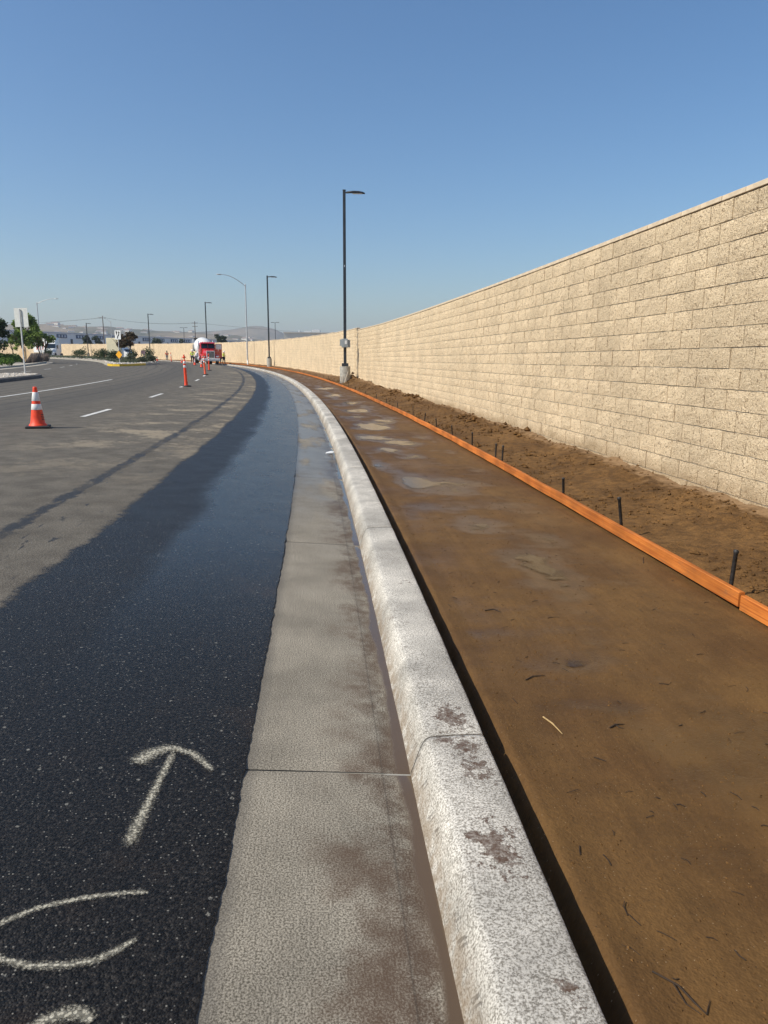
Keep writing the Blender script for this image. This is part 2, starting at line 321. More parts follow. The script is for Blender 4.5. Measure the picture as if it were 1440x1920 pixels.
# split-face block
t = NT('split_face_block'); ge = t.n('NewGeometry').outputs['Position']
a1 = t.noise(ge, 34, 4, 0.7, dist=0.6); a2 = t.noise(ge, 90, 3, 0.6); ri = t.n('ObjectInfo').outputs['Random']; bz = t.noise(ge, 1.1, 3)
rb = t.attr('tone')
c = t.mix(t.step(a2, 0.3, 0.7), (0.685, 0.527, 0.335), (0.87, 0.71, 0.485)); c = t.mul(c, t.step(bz, 0.3, 0.7, 0.90, 1.06)); c = t.mul(c, t.math('ADD', 0.92, t.math('MULTIPLY', ri, 0.13)))
c = t.mix(t.math('MULTIPLY', t.step(a1, 0.44, 0.36), 0.85), c, (0.24, 0.160, 0.095)); c = t.mix(t.math('MULTIPLY', t.step(a1, 0.58, 0.66), 0.5), c, (0.88, 0.74, 0.53))
vd = t.voro(ge, 60); vr = t.n('SeparateColor', {0: t.voro(ge, 60, 'Color')}).outputs[0]
c = t.mix(t.math('MULTIPLY', t.math('MULTIPLY', t.step(vd, 0.34, 0.2), t.step(vr, 0.72, 0.8)), 0.8), c, (0.16, 0.10, 0.06))
_, _, pz = t.sep(ge); sp = t.math('MULTIPLY', t.step(t.math('ADD', pz, t.math('MULTIPLY', t.math('SUBTRACT', t.noise(ge, 2.2, 4), 0.5), 0.35)), 0.44, 0.20), 0.5)
c = t.mix(sp, c, (0.33, 0.225, 0.12))
t.p(color=c, rough=0.95, spec=0.2, normal=t.bump(t.math('ADD', a1, t.math('MULTIPLY', a2, 0.4)), 1.0, 0.035)); M['block'] = t.m
M['mortar'] = plain('mortar', (0.40, 0.35, 0.275), 0.95, var=0.35, scale=14)
M['cap'] = plain('cap_block', (0.60, 0.49, 0.35), 0.9, var=0.12, scale=9)
# stained form lumber
t = NT('form_lumber'); uv = t.uv(); g = t.noise(t.scale(uv, (1.2, 70, 1)), 1.0, 5, 0.65, dist=0.4); b = t.noise(uv, 2.0, 3)
c = t.mix(t.step(g, 0.30, 0.68), (0.38, 0.098, 0.015), (0.62, 0.205, 0.038)); c = t.mul(c, t.step(b, 0.3, 0.7, 0.66, 1.12)); c = t.mul(c, t.math('ADD', 0.82, t.math('MULTIPLY', t.n('ObjectInfo').outputs['Random'], 0.3))); spl = t.step(t.noise(t.scale(uv, (2.2, 9, 1)), 2.0, 5, 0.75), 0.54, 0.68); c = t.mix(t.math('MULTIPLY', spl, 0.5), c, (0.20, 0.105, 0.05)); cr = t.step(t.noise(t.scale(uv, (2.0, 45, 1)), 1.0, 3), 0.70, 0.74); c = t.mix(cr, c, (0.05, 0.02, 0.008))
c = t.mix(t.math('MULTIPLY', t.step(t.noise(t.scale(uv, (14, 30, 1)), 1.0, 4), 0.66, 0.74), 0.55), c, (0.13, 0.06, 0.025))
t.p(color=c, rough=0.72, spec=0.3, normal=t.bump(g, 0.35, 0.003)); M['board'] = t.m
M['steel'] = plain('stake_steel', (0.035, 0.033, 0.032), 0.55, 0.5, 0.4, 30)
M['bronze'] = plain('dark_bronze_pole', (0.030, 0.034, 0.040), 0.42, 0.1, 0.12, 4)
M['galv'] = plain('galvanised', (0.52, 0.53, 0.53), 0.45, 0.35, 0.1, 6)
M['conc'] = plain('pedestal_concrete', (0.33, 0.315, 0.275), 0.9, 0, 0.2, 9)
M['grey_box'] = plain('grey_enclosure', (0.30, 0.33, 0.34), 0.45, 0.1, 0.1, 9)
M['label_white'] = plain('white_plate', (0.72, 0.73, 0.72), 0.5, 0, 0.06, 9)
M['straw'] = plain('dry_straw', (0.42, 0.29, 0.13), 0.8, 0, 0.2, 40)
M['lath'] = plain('weathered_lath', (0.50, 0.44, 0.36), 0.85, 0, 0.2, 20)
M['orange'] = plain('safety_orange', (0.86, 0.060, 0.012), 0.5, 0, 0.10, 14)
M['orange2'] = plain('faded_orange', (0.88, 0.13, 0.05), 0.55, 0, 0.12, 14)
M['reflect'] = plain('reflective_collar', (0.80, 0.79, 0.76), 0.35, 0, 0.06, 20)
M['rubber'] = plain('black_rubber', (0.028, 0.027, 0.026), 0.75, 0, 0.25, 14)
M['red'] = plain('truck_red', (0.52, 0.016, 0.020), 0.28, 0, 0.06, 4, coat=0.5)
M['white'] = plain('vehicle_white', (0.78, 0.78, 0.76), 0.35, 0, 0.05, 3)
M['chrome'] = plain('chrome', (0.80, 0.81, 0.82), 0.25, 0.55, 0.05, 6)
M['dark'] = plain('dark_parts', (0.022, 0.023, 0.025), 0.55, 0, 0.2, 6)
M['glass'] = plain('tinted_glass', (0.012, 0.022, 0.032), 0.06, 0, 0.1, 2)
M['lamp'] = plain('headlamp_lens', (0.70, 0.72, 0.74), 0.12, 0, 0.05, 9)
M['yellow_paint'] = plain('kerb_yellow', (0.72, 0.47, 0.020), 0.6, 0, 0.12, 6)
M['sign_yellow'] = plain('sign_yellow', (0.84, 0.40, 0.012), 0.45, 0, 0.04, 4)
M['sign_back'] = plain('sign_back', (0.58, 0.59, 0.56), 0.5, 0.2, 0.06, 5)
M['sign_tan'] = plain('faded_sign_back', (0.66, 0.47, 0.27), 0.6, 0, 0.08, 5)
M['black'] = plain('sign_black', (0.012, 0.012, 0.012), 0.5)
M['cream'] = plain('cream_truck_body', (0.78, 0.70, 0.47), 0.45, 0, 0.05, 2)
M['hivis'] = plain('hi_vis_yellow', (0.62, 0.80, 0.03), 0.8, 0, 0.1, 12)
M['hivis_o'] = plain('hi_vis_orange', (0.85, 0.14, 0.03), 0.8, 0, 0.1, 12)
M['denim'] = plain('dark_trousers', (0.035, 0.045, 0.065), 0.9, 0, 0.2, 16)
M['skin'] = plain('skin', (0.40, 0.23, 0.15), 0.6, 0, 0.08, 30)
M['hair'] = plain('dark_hair', (0.02, 0.014, 0.010), 0.7)
M['rail'] = plain('trailer_stripe_red', (0.42, 0.05, 0.04), 0.5)
M['pavement'] = plain('far_pavement', (0.44, 0.39, 0.31), 0.9, 0, 0.12, 1.5)
M['kerb_dark'] = plain('shaded_island_kerb', (0.10, 0.10, 0.10), 0.85, 0, 0.25, 3)  # island kerb darkened: the shade on its face is put into the colour
M['kerb2'] = plain('far_kerb', (0.36, 0.34, 0.29), 0.9, 0, 0.15, 2.5)
M['gravel'] = plain('median_gravel', (0.38, 0.33, 0.26), 0.95, 0, 0.35, 5)
M['rock'] = plain('pale_cobble', (0.58, 0.53, 0.46), 0.9, 0, 0.2, 4)
M['lawn'] = plain('groundcover', (0.060, 0.095, 0.022), 0.9, 0, 0.4, 2)
M['earth'] = plain('open_ground', (0.22, 0.165, 0.105), 0.95, 0, 0.3, 0.05)
M['paintline'] = plain('road_paint', (0.60, 0.59, 0.55), 0.7, 0, 0.18, 9)
M['facade'] = plain('warehouse_wall', (0.80, 0.80, 0.80), 0.85, 0, 0.04, 0.05)
M['facade_lo'] = plain('warehouse_band', (0.55, 0.58, 0.64), 0.85, 0, 0.04, 0.05)
M['win_blue'] = plain('blue_glazing', (0.020, 0.055, 0.14), 0.15, 0, 0.2, 0.3)
M['wood_pole'] = plain('utility_pole_wood', (0.11, 0.085, 0.065), 0.9, 0, 0.2, 3)
M['white_bldg'] = plain('white_building', (0.74, 0.71, 0.63), 0.85, 0, 0.04, 0.3)
M['stem'] = plain('wet_stem', (0.030, 0.018, 0.010), 0.8, 0, 0.3, 30)
M['bark'] = plain('bark', (0.10, 0.075, 0.052), 0.95, 0, 0.3, 9)
def leaf_mat(name, c0, c1):
    t = NT(name); ri = t.attr('tone'); n_ = t.noise(t.obj(), 1.3, 3)
    c = t.mix(ri, c0, c1); c = t.mul(c, t.step(n_, 0.3, 0.7, 0.75, 1.2))
    t.p(color=c, rough=0.6, spec=0.3)
    tr = t.n('BsdfTranslucent', {'Color': c}); mx = t.n('MixShader', {0: 0.42, 1: t.b.outputs[0], 2: tr.outputs[0]})
    t.t.links.new(mx.outputs[0], t.out.inputs[0]); return t.m
M['leaf_green'] = leaf_mat('leaves_green', (0.11, 0.18, 0.035), (0.30, 0.40, 0.09))
M['leaf_dark'] = leaf_mat('leaves_dark', (0.030, 0.055, 0.022), (0.085, 0.12, 0.05))
M['leaf_red'] = leaf_mat('leaves_reddish', (0.05, 0.055, 0.025), (0.17, 0.10, 0.06))
M['leaf_grey'] = leaf_mat('leaves_grey_green', (0.06, 0.08, 0.045), (0.17, 0.19, 0.12))
M['leaf_lilac'] = leaf_mat('grass_lilac', (0.13, 0.11, 0.08), (0.28, 0.23, 0.22))
M['leaf_hedge'] = leaf_mat('hedge_green', (0.06, 0.12, 0.02), (0.15, 0.25, 0.045))
M['leaf_far'] = leaf_mat('far_leaves', (0.030, 0.050, 0.026), (0.07, 0.095, 0.05))
# hills
t = NT('dry_hill'); ge = t.n('NewGeometry').outputs['Position']
c = t.mix(t.step(t.noise(ge, 0.006, 6, 0.65), 0.35, 0.68), (0.085, 0.088, 0.055), (0.27, 0.215, 0.145)); c = t.mix(t.step(t.noise(ge, 0.03, 4), 0.60, 0.70), c, (0.05, 0.065, 0.035)); t.p(color=c, rough=1.0, spec=0.1); M['hill'] = t.m
# sprayed marking paint: soft, broken edges from the stroke's own profile
t = NT('spray_paint'); uv = t.uv(); e = t.attr('edge')
a = t.step(t.math('ADD', e, t.math('MULTIPLY', t.math('SUBTRACT', t.noise(uv, 110, 4, 0.85), 0.5), 2.4)), 0.25, 1.05)
t.p(color=t.mix(t.noise(uv, 60, 3), (0.48, 0.45, 0.34), (0.72, 0.68, 0.55)), rough=0.75)
tp = t.n('BsdfTransparent'); mx = t.n('MixShader', {0: t.math('MULTIPLY', t.math('MULTIPLY', a, t.step(t.voro(uv, 120), 0.62, 0.35, 0.35, 1.0)), 0.88), 1: tp.outputs[0], 2: t.b.outputs[0]}); t.t.links.new(mx.outputs[0], t.out.inputs[0]); M['spray'] = t.m

# ================================================================ SETTING
# open ground, one sheet to the horizon
gx = [-3600, -1200, -400, -120, -60, -25, -8, 0, 5, 12, 60, 300, 1200, 2600]
gy = [-300, -60, -9, 0, 15, 30, 45, 60, 80, 100, 130, 160, 200, 240, 400, 1000, 2600, 5200]
mb = MB()
vs = [(x, y, (G(min(y, 235)) - 0.45 if y > 0 else -0.45)) for y in gy for x in gx]; nx = len(gx)
mb.add(vs, [(i*nx+j, i*nx+j+1, (i+1)*nx+j+1, (i+1)*nx+j) for i in range(len(gy)-1) for j in range(nx-1)], True)
tag(mb.build('ground', M['earth']), kind='structure')
# road: one sheet from the gutter lip to beyond the far kerb
road_rows = s_rows(-5.0, 0.4, 0.12, 0.0) + s_rows(0.42, 228, 0.022, 0.011)
road_cols = [-0.606, -0.63, -0.66, -0.75, -0.9, -1.1, -1.35, -1.6, -1.9, -2.2, -2.6, -3.0, -3.5, -4.2, -5.2, -6.5, -8, -10, -13, -17, -22, -30, -45]
def road_fn(s, o):
    oo = o
    if o == road_cols[0]: oo = o + 0.0065*fbm(s*9, 3.1) + 0.006*fbm(s*2.2, 8.0) + 0.007*fbm(s*31, 1.0, 0.0, 2)
    p = PZ(s, oo); p.z += 0.008 if o < -0.62 else 0.006
    p.z += 0.004*fbm(s*0.6, o*1.4, 2.0)
    if o == road_cols[0]: p.z += 0.0
    return p
road = tag(grid_mesh('road', road_rows, road_cols, road_fn, M['asphalt']), kind='structure')
edge = MB(); top = [road_fn(s, road_cols[0]) for s in road_rows]; n_ = len(top)      # the broken vertical edge of the asphalt mat
edge.add(top + [Vector((p.x, p.y, p.z-0.03)) for p in top], [(i, i+1, n_+i+1, n_+i) for i in range(n_-1)])
eo = edge.build('asphalt_edge', M['rubber'], road)

# kerb and gutter, cast in sections with tooled joints
JOINT0, JSTEP = 2.53, 3.43
kerb_prof = [(0.0, -0.06), (0.0, 0.0), (0.010, 0.024), (0.024, 0.068), (0.037, 0.108), (0.046, 0.128), (0.057, 0.140), (0.072, 0.147), (0.095, 0.1495), (0.165, 0.151), (0.225, 0.1515), (0.259, 0.150), (0.267, 0.147), (0.271, 0.140), (0.272, 0.02), (0.272, -0.10)]
kp_o = list(range(len(kerb_prof)))
smears = [(2.28, 0.20, 0.16, 0.10), (2.44, 0.18, 0.13, 0.09), (2.66, 0.17, 0.20, 0.10), (1.88, 0.17, 0.17, 0.11), (1.78, 0.20, 0.07, 0.05), (1.40, 0.22, 0.06, 0.04), (2.02, 0.16, 0.06, 0.04), (1.95, 0.10, 0.05, 0.03), (2.50, 0.085, 0.06, 0.02), (4.4, 0.2, 0.2, 0.05)]
def kerb_bits(a, b):
    rows = [a + 0.004]; 
    while rows[-1] < b - 0.004: rows.append(min(b - 0.004, rows[-1] + max(0.05, 0.012*abs(rows[-1]))))
    def fn(s, k):
        o, h = kerb_prof[k]
        e = min(s - a, b - s); r = 0.004*math.exp(-max(0, e-0.004)/0.008)
        w = 0.0028*fbm(s*3.0, k*0.3, 1.0) + 0.0025*fbm(s*0.9, 5.0) * (1 if 2 <= k <= 8 else 0)
        nick = 0.010*smooth(0.35, 0.6, fbm(s*1.7, 9.0)) if 4 <= k <= 8 else 0
        x, y = P(s, o + w*0.6 + nick*0.6); return Vector((x, y, G(y) + h - r*(h > 0.1) + (w*0.5 - nick*0.5 if h > 0.01 else 0)))
    def mud(s, k):
        o = kerb_prof[k][0]; v = 0.0
        for cs, co, rs, ro in smears: v = max(v, 1.0 - math.sqrt(((s-cs)/rs)**2 + ((o-co)/ro)**2))
        return max(0.0, v)*0.95
    return rows, fn, mud
def kerb_section(name, a, b, parent):
    rows, fn, mud = kerb_bits(a, b)
    o = grid_mesh(name, rows, kp_o, fn, M['kerb'], parent, {'mud': mud})
    uvl = o.data.uv_layers['so'].data
    for l in uvl: l.uv[1] = kerb_prof[int(round(l.uv[1]))][0]
    # end faces
    nc = len(kp_o); bm = bmesh.new(); bm.from_mesh(o.data); bm.verts.ensure_lookup_table()
    for r0 in (0, (len(rows)-1)*nc):
        try: bm.faces.new([bm.verts[r0+j] for j in range(nc)])
        except ValueError: pass
    bmesh.ops.recalc_face_normals(bm, faces=bm.faces); bm.to_mesh(o.data); bm.free()
    return o
def gutter_panel(name, a, b, parent):
    rows = [a + 0.0045]
    while rows[-1] < b - 0.0045: rows.append(min(b - 0.0045, rows[-1] + max(0.08, 0.014*abs(rows[-1]))))
    cols_ = [-0.66, -0.61, -0.45, -0.3, -0.2, -0.12, -0.105, -0.09, -0.04, 0.004]
    def fn(s, o):
        e = min(s-a, b-s); r = 0.005*math.exp(-max(0, e-0.0045)/0.006)
        x, y = P(s, o); return Vector((x, y, G(y) + C(o) + 0.002*fbm(s, o*2, 4.0) - r - (0.003 if o > -0.1 else 0)))
    return grid_mesh(name, rows, cols_, fn, M['gutter'], parent)
kerb = tag(empty('kerb'), kind='structure'); gutter = tag(empty('gutter'), kind='structure')
k = -3
while True:
    a = JOINT0 + k*JSTEP; b = a + JSTEP
    if a > 112: break
    kerb_section('kerb_section', a, b, kerb); gutter_panel('gutter_panel', a, b, gutter); k += 1
kerb_section('kerb_section', a, 228, kerb); gutter_panel('gutter_panel', a, 228, gutter)
mb = MB()                                                                    # dark bed under the joints
rows = s_rows(-7, 228, 0.5, 0.02)
for (o0, o1, h) in ((-0.64, 0.05, -0.012), (0.085, 0.25, 0.0)):
    v = [PZ(s, o, h if h else 0.118) for s in rows for o in (o0, o1)]
    mb.add(v, [(2*i, 2*i+2, 2*i+3, 2*i+1) for i in range(len(rows)-1)])
mb.build('joint_bed', M['conc'], gutter)

# graded, wetted subgrade of the future footway
dips = [(8.83, 0.85, 0.55, 0.22, .016), (8.72, 1.35, .35, .35, .012), (8.2, 1.2, .25, .3, .008), (10.2, 0.55, .5, .2, .009), (7.3, 1.30, .22, .45, .007), (21.2, 1.25, 1.0, .45, .012), (16.2, 1.0, .7, .4, .012), (17.6, 1.35, .8, .4, .010), (13.0, 1.25, .5, .45, .011), (14.2, .75, .5, .3, .010), (12.0, .9, .4, .25, .010), (19.0, .9, .6, .3, .010), (11.2, 1.1, .35, .3, .009), (5.25, 1.25, .34, .24, .0105), (4.7, 1.32, .3, .16, .0095), (5.9, 1.55, .3, .2, .0095), (3.4, .93, .15, .13, .0095), (2.5, 1.35, .4, .3, .009), (6.4, 1.1, .3, .3, .009), (25, 1.2, 1.4, .4, .01), (2.9, 1.0, .10, .2, .0055), (30.5, 1.1, 1.4, .4, .01), (36, 1.3, 1.5, .4, .01)]
def sub_h(s, o):
    h = 0.048 + (0.0050 + 0.0035*smooth(9, 13, s))*fbm(s*0.9, o*1.5, 3.0, 5) + 0.0042*fbm(s*7, o*3.4, 7.0, 6)
    for cs, co, rs, ro, d in dips:
        q = ((s-cs)/rs)**2 + ((o-co)/ro)**2
        if q < 6: h -= d*math.exp(-q*1.2)
    h += 0.012*smooth(0.50, 0.40, o) - 0.095*smooth(0.375, 0.325, o + 0.012*fbm(s*5, 1.0)) + 0.006*smooth(1.85, 2.1, o)  # groove behind the kerb is added, shaped to deepen the shadow there
    return h
sub_rows = s_rows(-4.0, 0.6, 0.1, 0.0) + s_rows(0.62, 228, 0.03, 0.011)
sub_cols = [0.25 + i*(2.20-0.25)/78 for i in range(79)]
def sub_fn(s, o):
    x, y = P(s, o); return Vector((x, y, G(y) + sub_h(s, o)))
tag(grid_mesh('footway_subgrade', sub_rows, sub_cols, sub_fn, M['mud'], attrs={'damp': lambda s, o: smooth(0.0485, 0.0415, sub_h(s, o))*smooth(0.36, 0.46, o)}), kind='structure')
wrows = s_rows(1.0, 40, 0.05, 0.012); wcols = [0.40 + i*0.035 for i in range(48)]
def wat_fn(s, o):
    x, y = P(s, o); return Vector((x, y, G(y) + 0.0415 + 0.0036*smooth(9.0, 12, s)))
tag(grid_mesh('puddle_water', wrows, wcols, wat_fn, M['water'], attrs={'depth': lambda s, o: 0.0395 + 0.0036*smooth(9.0, 12, s) - sub_h(s, o)}), kind='structure')

# soil strip between the form boards and the wall
def o_wall(s): return lerp_tab([(-10, 3.74), (7, 3.72), (20, 3.62), (34, 3.60), (42, 3.40), (60, 3.32), (240, 3.3)], s)
mounds = [(40.9, 3.15, 0.9, 0.42, 0.34), (39.0, 3.2, 0.9, 0.4, 0.16), (36.8, 3.3, 1.6, 0.45, 0.12), (28.8, 3.35, 0.6, 0.3, 0.10), (24.9, 3.3, 0.6, 0.3, 0.11), (19.2, 3.2, 1.2, 0.4, 0.09), (16.4, 3.05, 1.0, 0.35, 0.09), (33, 3.3, 1.5, 0.4, 0.08), (47, 3.0, 3, .4, .10), (22.5, 3.0, 1.0, .4, .06)]
def soil_h(s, o):
    u = (o - 2.17)/(o_wall(s) - 2.17)
    h = 0.075 + 0.105*smooth(0.2, 1.0, u) + 0.045*fbm(s*0.7, o*0.8, 11.0, 4)*(0.35+u) + 0.030*fbm(s*3.0, o*4.0, 5.0, 5)*(0.4+u)
    h += 0.012*abs(fbm(s*11, o*11, 2.0, 3))
    for cs, co, rs, ro, d in mounds:
        q = ((s-cs)/rs)**2 + ((o-co)/ro)**2
        if q < 7: h += d*math.exp(-q)*(1.0 + 0.55*fbm(s*3.3, o*3.3, 6.0, 4))
    h += 0.03*smooth(16, 34, s)
    return h
def soil_fn(s, u):
    o = 2.165 + u*(o_wall(s) + 0.05 - 2.165)
    x, y = P(s, o); return Vector((x, y, G(y) + soil_h(s, o)))
soil_rows = s_rows(-4.0, 2.4, 0.12, 0.0) + s_rows(2.42, 228, 0.035, 0.012)
tag(grid_mesh('soil_strip', soil_rows, [i/44 for i in range(45)], soil_fn, M['soil'], attrs={'dry': lambda s, u: smooth(0.62, 1.0, u)*0.75 + 0.4*smooth(26, 45, s)}), kind='structure')
# clods and crumbs
cm = MB(); rnd = random.Random(3)
def clod(mb, p, r, rd):
    vs = []; 
    for sx, sy, sz in ((1, 0, 0), (-1, 0, 0), (0, 1, 0), (0, -1, 0), (0, 0, 1), (0, 0, -1)):
        k = r*rd.uniform(0.6, 1.3); vs.append(p + Vector((sx*k + rd.uniform(-.25, .25)*r, sy*k + rd.uniform(-.25, .25)*r, sz*k*0.75)))
    mb.add(vs, [(0, 2, 4), (2, 1, 4), (1, 3, 4), (3, 0, 4), (2, 0, 5), (1, 2, 5), (3, 1, 5), (0, 3, 5)])
for i in range(5200):
    s = 2.6*math.exp(rnd.random()*2.9); u = rnd.random()
    if fbm(s*0.8, u*2.5, 9.0) < rnd.uniform(-0.35, 0.35): continue
    p = soil_fn(s, u); r = rnd.uniform(0.005, 0.016)*(1 + 0.05*s) * (2.2 if rnd.random() < 0.05 else 1)
    clod(cm, p + Vector((0, 0, r*0.2)), r, rnd)
for cs, cu, n, sp in ((16.4, 0.62, 26, 0.45), (28.8, 0.85, 22, 0.35), (24.9, 0.85, 18, 0.4), (40.9, 0.7, 40, 0.7), (13.8, 0.75, 14, 0.5)):
    for i in range(n):
        s = rnd.gauss(cs, sp); u = min(0.99, max(0.02, rnd.gauss(cu, 0.09))); r = rnd.uniform(0.03, 0.085)
        clod(cm, soil_fn(s, u) + Vector((0, 0, r*0.35)), r, rnd)
ob = cm.build('soil_clods', M['soil']); tag(ob, 'scattered clods of damp brown soil along the wall', 'soil', kind='stuff')
# crumbs and little sticks pressed into the wet subgrade
cm = MB()
for i in range(4200):
    s = 1.2*math.exp(rnd.random()*2.6); o = rnd.uniform(0.4, 2.1); p = sub_fn(s, o); r = rnd.uniform(0.0015, 0.0055)*(1+0.05*s)
    clod(cm, p, r, rnd)
tag(cm.build('mud_crumbs', M['soil']), 'tiny crumbs of soil on the wet subgrade', 'soil', kind='stuff')
cm = MB()
for i in range(260):
    s = 1.2*math.exp(rnd.random()*2.3); o = rnd.uniform(0.42, 2.05); L = rnd.uniform(0.012, 0.05); a = rnd.uniform(0, math.pi)
    p = sub_fn(s, o) + Vector((0, 0, 0.002)); q = p + Vector((math.cos(a)*L, math.sin(a)*L, rnd.uniform(-0.001, 0.004))); m_ = (p+q)/2 + Vector((rnd.uniform(-.006, .006), rnd.uniform(-.006, .006), 0.002))
    cm.tube([p, m_, q], rnd.uniform(0.0007, 0.0018), 4)
tag(cm.build('mud_litter', M['stem']), 'short dark stem fragments littering the wet subgrade', 'litter', kind='stuff')

# ---------------------------------------------------------------- split-face block wall
BL, BH, JT = 0.4064, 0.2032, 0.0095
ZT = 3.06                       # underside of the cap on the near section
def wall_top(s):                # courses stay level and step up with the ground
    if s < 41.0: return ZT
    z = ZT + 0.1016; e = 46.0
    while s > e: z += BH/4; e += 4.85
    return z
def block_variant(rd, nx_=5, nz_=4):
    vs = []; fs = []; L = BL - 0.005; Hh = BH - JT
    for j in range(nz_):
        for i in range(nx_):
            x = -L/2 + L*i/(nx_-1); z = Hh*j/(nz_-1); edge_ = i in (0, nx_-1) or j in (0, nz_-1)
            y = rd.uniform(-0.004, 0.001) if edge_ else rd.uniform(-0.001, 0.011)
            if not edge_: x += rd.uniform(-.018, .018); z += rd.uniform(-.012, .012)
            elif i not in (0, nx_-1): x += rd.uniform(-.012, .012); z += rd.uniform(-.0025, .0025)
            else: x += rd.uniform(-.002, .002)
            vs.append((x, y, z))
    for j in range(nz_-1):
        for i in range(nx_-1):
            a = j*nx_+i; q = (a, a+1, a+nx_+1, a+nx_)
            fs.append(q[::-1])
    ring = [i for i in range(nx_)] + [j*nx_+nx_-1 for j in range(1, nz_)] + [(nz_-1)*nx_+i for i in range(nx_-2, -1, -1)] + [j*nx_ for j in range(nz_-2, 0, -1)]
    b = len(vs); 
    for r in ring: vs.append((vs[r][0], -0.045, vs[r][2]))
    n = len(ring)
    for k in range(n): fs.append((ring[k], ring[(k+1) % n], b+(k+1) % n, b+k))
    return vs, fs
rdv = random.Random(11); variants = [block_variant(rdv) for _ in range(8)]
vmesh = []
for v, f in variants:
    me = bpy.data.meshes.new('block'); me.from_pydata(v, [], f); me.materials.append(M['block'])
    bm = bmesh.new(); bm.from_mesh(me); bmesh.ops.recalc_face_normals(bm, faces=bm.faces); bm.to_mesh(me); bm.free(); me.update(); vmesh.append(me)
variants = [([tuple(v.co) for v in me.vertices], [tuple(p.vertices) for p in me.polygons]) for me in vmesh]
wall = tag(empty('block_wall'), 'long tan split-face block wall with flat cap, curving away beside the footway', 'wall')
def arc_s(s0, o):               # metres along the path for one block length at offset o
    h0 = frame(s0)[2]; h1 = frame(s0+1.0)[2]; return BL/(1.0 + (-(h1-h0))*o)
def wall_xf(s, z, jit):
    x, y, h = frame(s); o = o_wall(s) + jit
    return x + o*math.cos(h), y - o*math.sin(h), z, math.pi/2 - h
rest = MB(); far = MB(); nblk = 0
starts = {}
for par in (0, 1):
    s = -4.0 - (0.203 if par else 0.0); lst = []
    while s < 226: d = arc_s(s, 3.5); lst.append(s + d/2); s += d
    starts[par] = lst
for s_idx in range(len(starts[0])):
    for cidx in range(16):
        par = cidx % 2
        if s_idx >= len(starts[par]): continue
        s = starts[par][s_idx]; zt = wall_top(s); z = zt - (cidx+1)*BH
        yv = frame(s)[1]
        if z + BH < G(yv) + 0.02: continue
        jit = rdv.uniform(-0.0035, 0.0035)
        X = wall_xf(s + rdv.uniform(-.0018, .0018), z + JT/2 + rdv.uniform(-.0018, .0018), jit); vi = rdv.randrange(8); flip = rdv.random() < 0.5
        if 6.15 < s and nblk < 298 and z + BH > 0.17:
            o = link('block', vmesh[vi], wall); o.location = X[:3]; o.rotation_euler = (0, 0, X[3]); nblk += 1
        elif s < 52:
            Mx = Matrix.Translation(X[:3]) @ Matrix.Rotation(X[3], 4, 'Z'); v, f = variants[vi]; rest.add([Mx @ Vector(p) for p in v], f)
        else:
            Mx = Matrix.Translation(X[:3]) @ Matrix.Rotation(X[3], 4, 'Z'); L = BL-JT; Hh = BH-JT
            v = [Mx @ Vector(p) for p in ((-L/2, 0, 0), (L/2, 0, 0), (L/2, 0.003, Hh/2), (L/2, 0, Hh), (-L/2, 0, Hh), (-L/2, 0.003, Hh/2), (-L/2, -.03, 0), (L/2, -.03, 0), (L/2, -.03, Hh), (-L/2, -.03, Hh))]
            far.add(v, [(5, 2, 1, 0), (4, 3, 2, 5), (6, 0, 1, 7), (4, 9, 8, 3), (1, 2, 3, 8, 7), (0, 6, 9, 4, 5)])
ro = rest.build('block_courses', M['block'], wall); tag(ro, kind='stuff')
fo = far.build('far_block_courses', M['block'], wall); tag(fo, kind='stuff')
# mortar core and cap units
core = MB(); rows = s_rows(-4.4, 227, 0.8, 0.0)
for a, b in zip(rows, rows[1:]):
    zt = wall_top((a+b)/2); q = []
    for s in (a, b):
        for o in (0.0125, 0.19):
            x, y, h = frame(s); oo = o_wall(s) + o; q.append((x + oo*math.cos(h), y - oo*math.sin(h)))
    core.add([(q[0][0], q[0][1], -0.6), (q[2][0], q[2][1], -0.6), (q[3][0], q[3][1], -0.6), (q[1][0], q[1][1], -0.6), (q[0][0], q[0][1], zt), (q[2][0], q[2][1], zt), (q[3][0], q[3][1], zt), (q[1][0], q[1][1], zt)],
             [(0, 3, 2, 1), (4, 5, 6, 7), (0, 1, 5, 4), (1, 2, 6, 5), (2, 3, 7, 6), (3, 0, 4, 7)])
core.build('mortar_core', M['mortar'], wall)
cap_me = []
for _ in range(3):
    m_ = MB(); m_.box((0, -0.09, 0.026), (BL-0.006, 0.205, 0.050), bev=0.004); me = bpy.data.meshes.new('cap_unit'); me.from_pydata(m_.v, [], m_.f); me.materials.append(M['cap']); cap_me.append(me)
farcap = MB(); ncap = 0
for s in starts[1]:
    X = wall_xf(s, wall_top(s) + 0.004, rdv.uniform(-0.002, 0.002))
    if s < 60 and s > -2:
        o = link('cap_unit', cap_me[rdv.randrange(3)], wall); o.location = X[:3]; o.rotation_euler = (0, 0, X[3] + rdv.uniform(-.004, .004)); ncap += 1
    else:
        farcap.box(Vector((X[0], X[1], X[2]+0.026)) + Matrix.Rotation(X[3], 3, 'Z') @ Vector((0, -0.09, 0)), (BL-0.004, 0.205, 0.05), rz=X[3])
tag(farcap.build('far_cap_units', M['cap'], wall), kind='stuff')

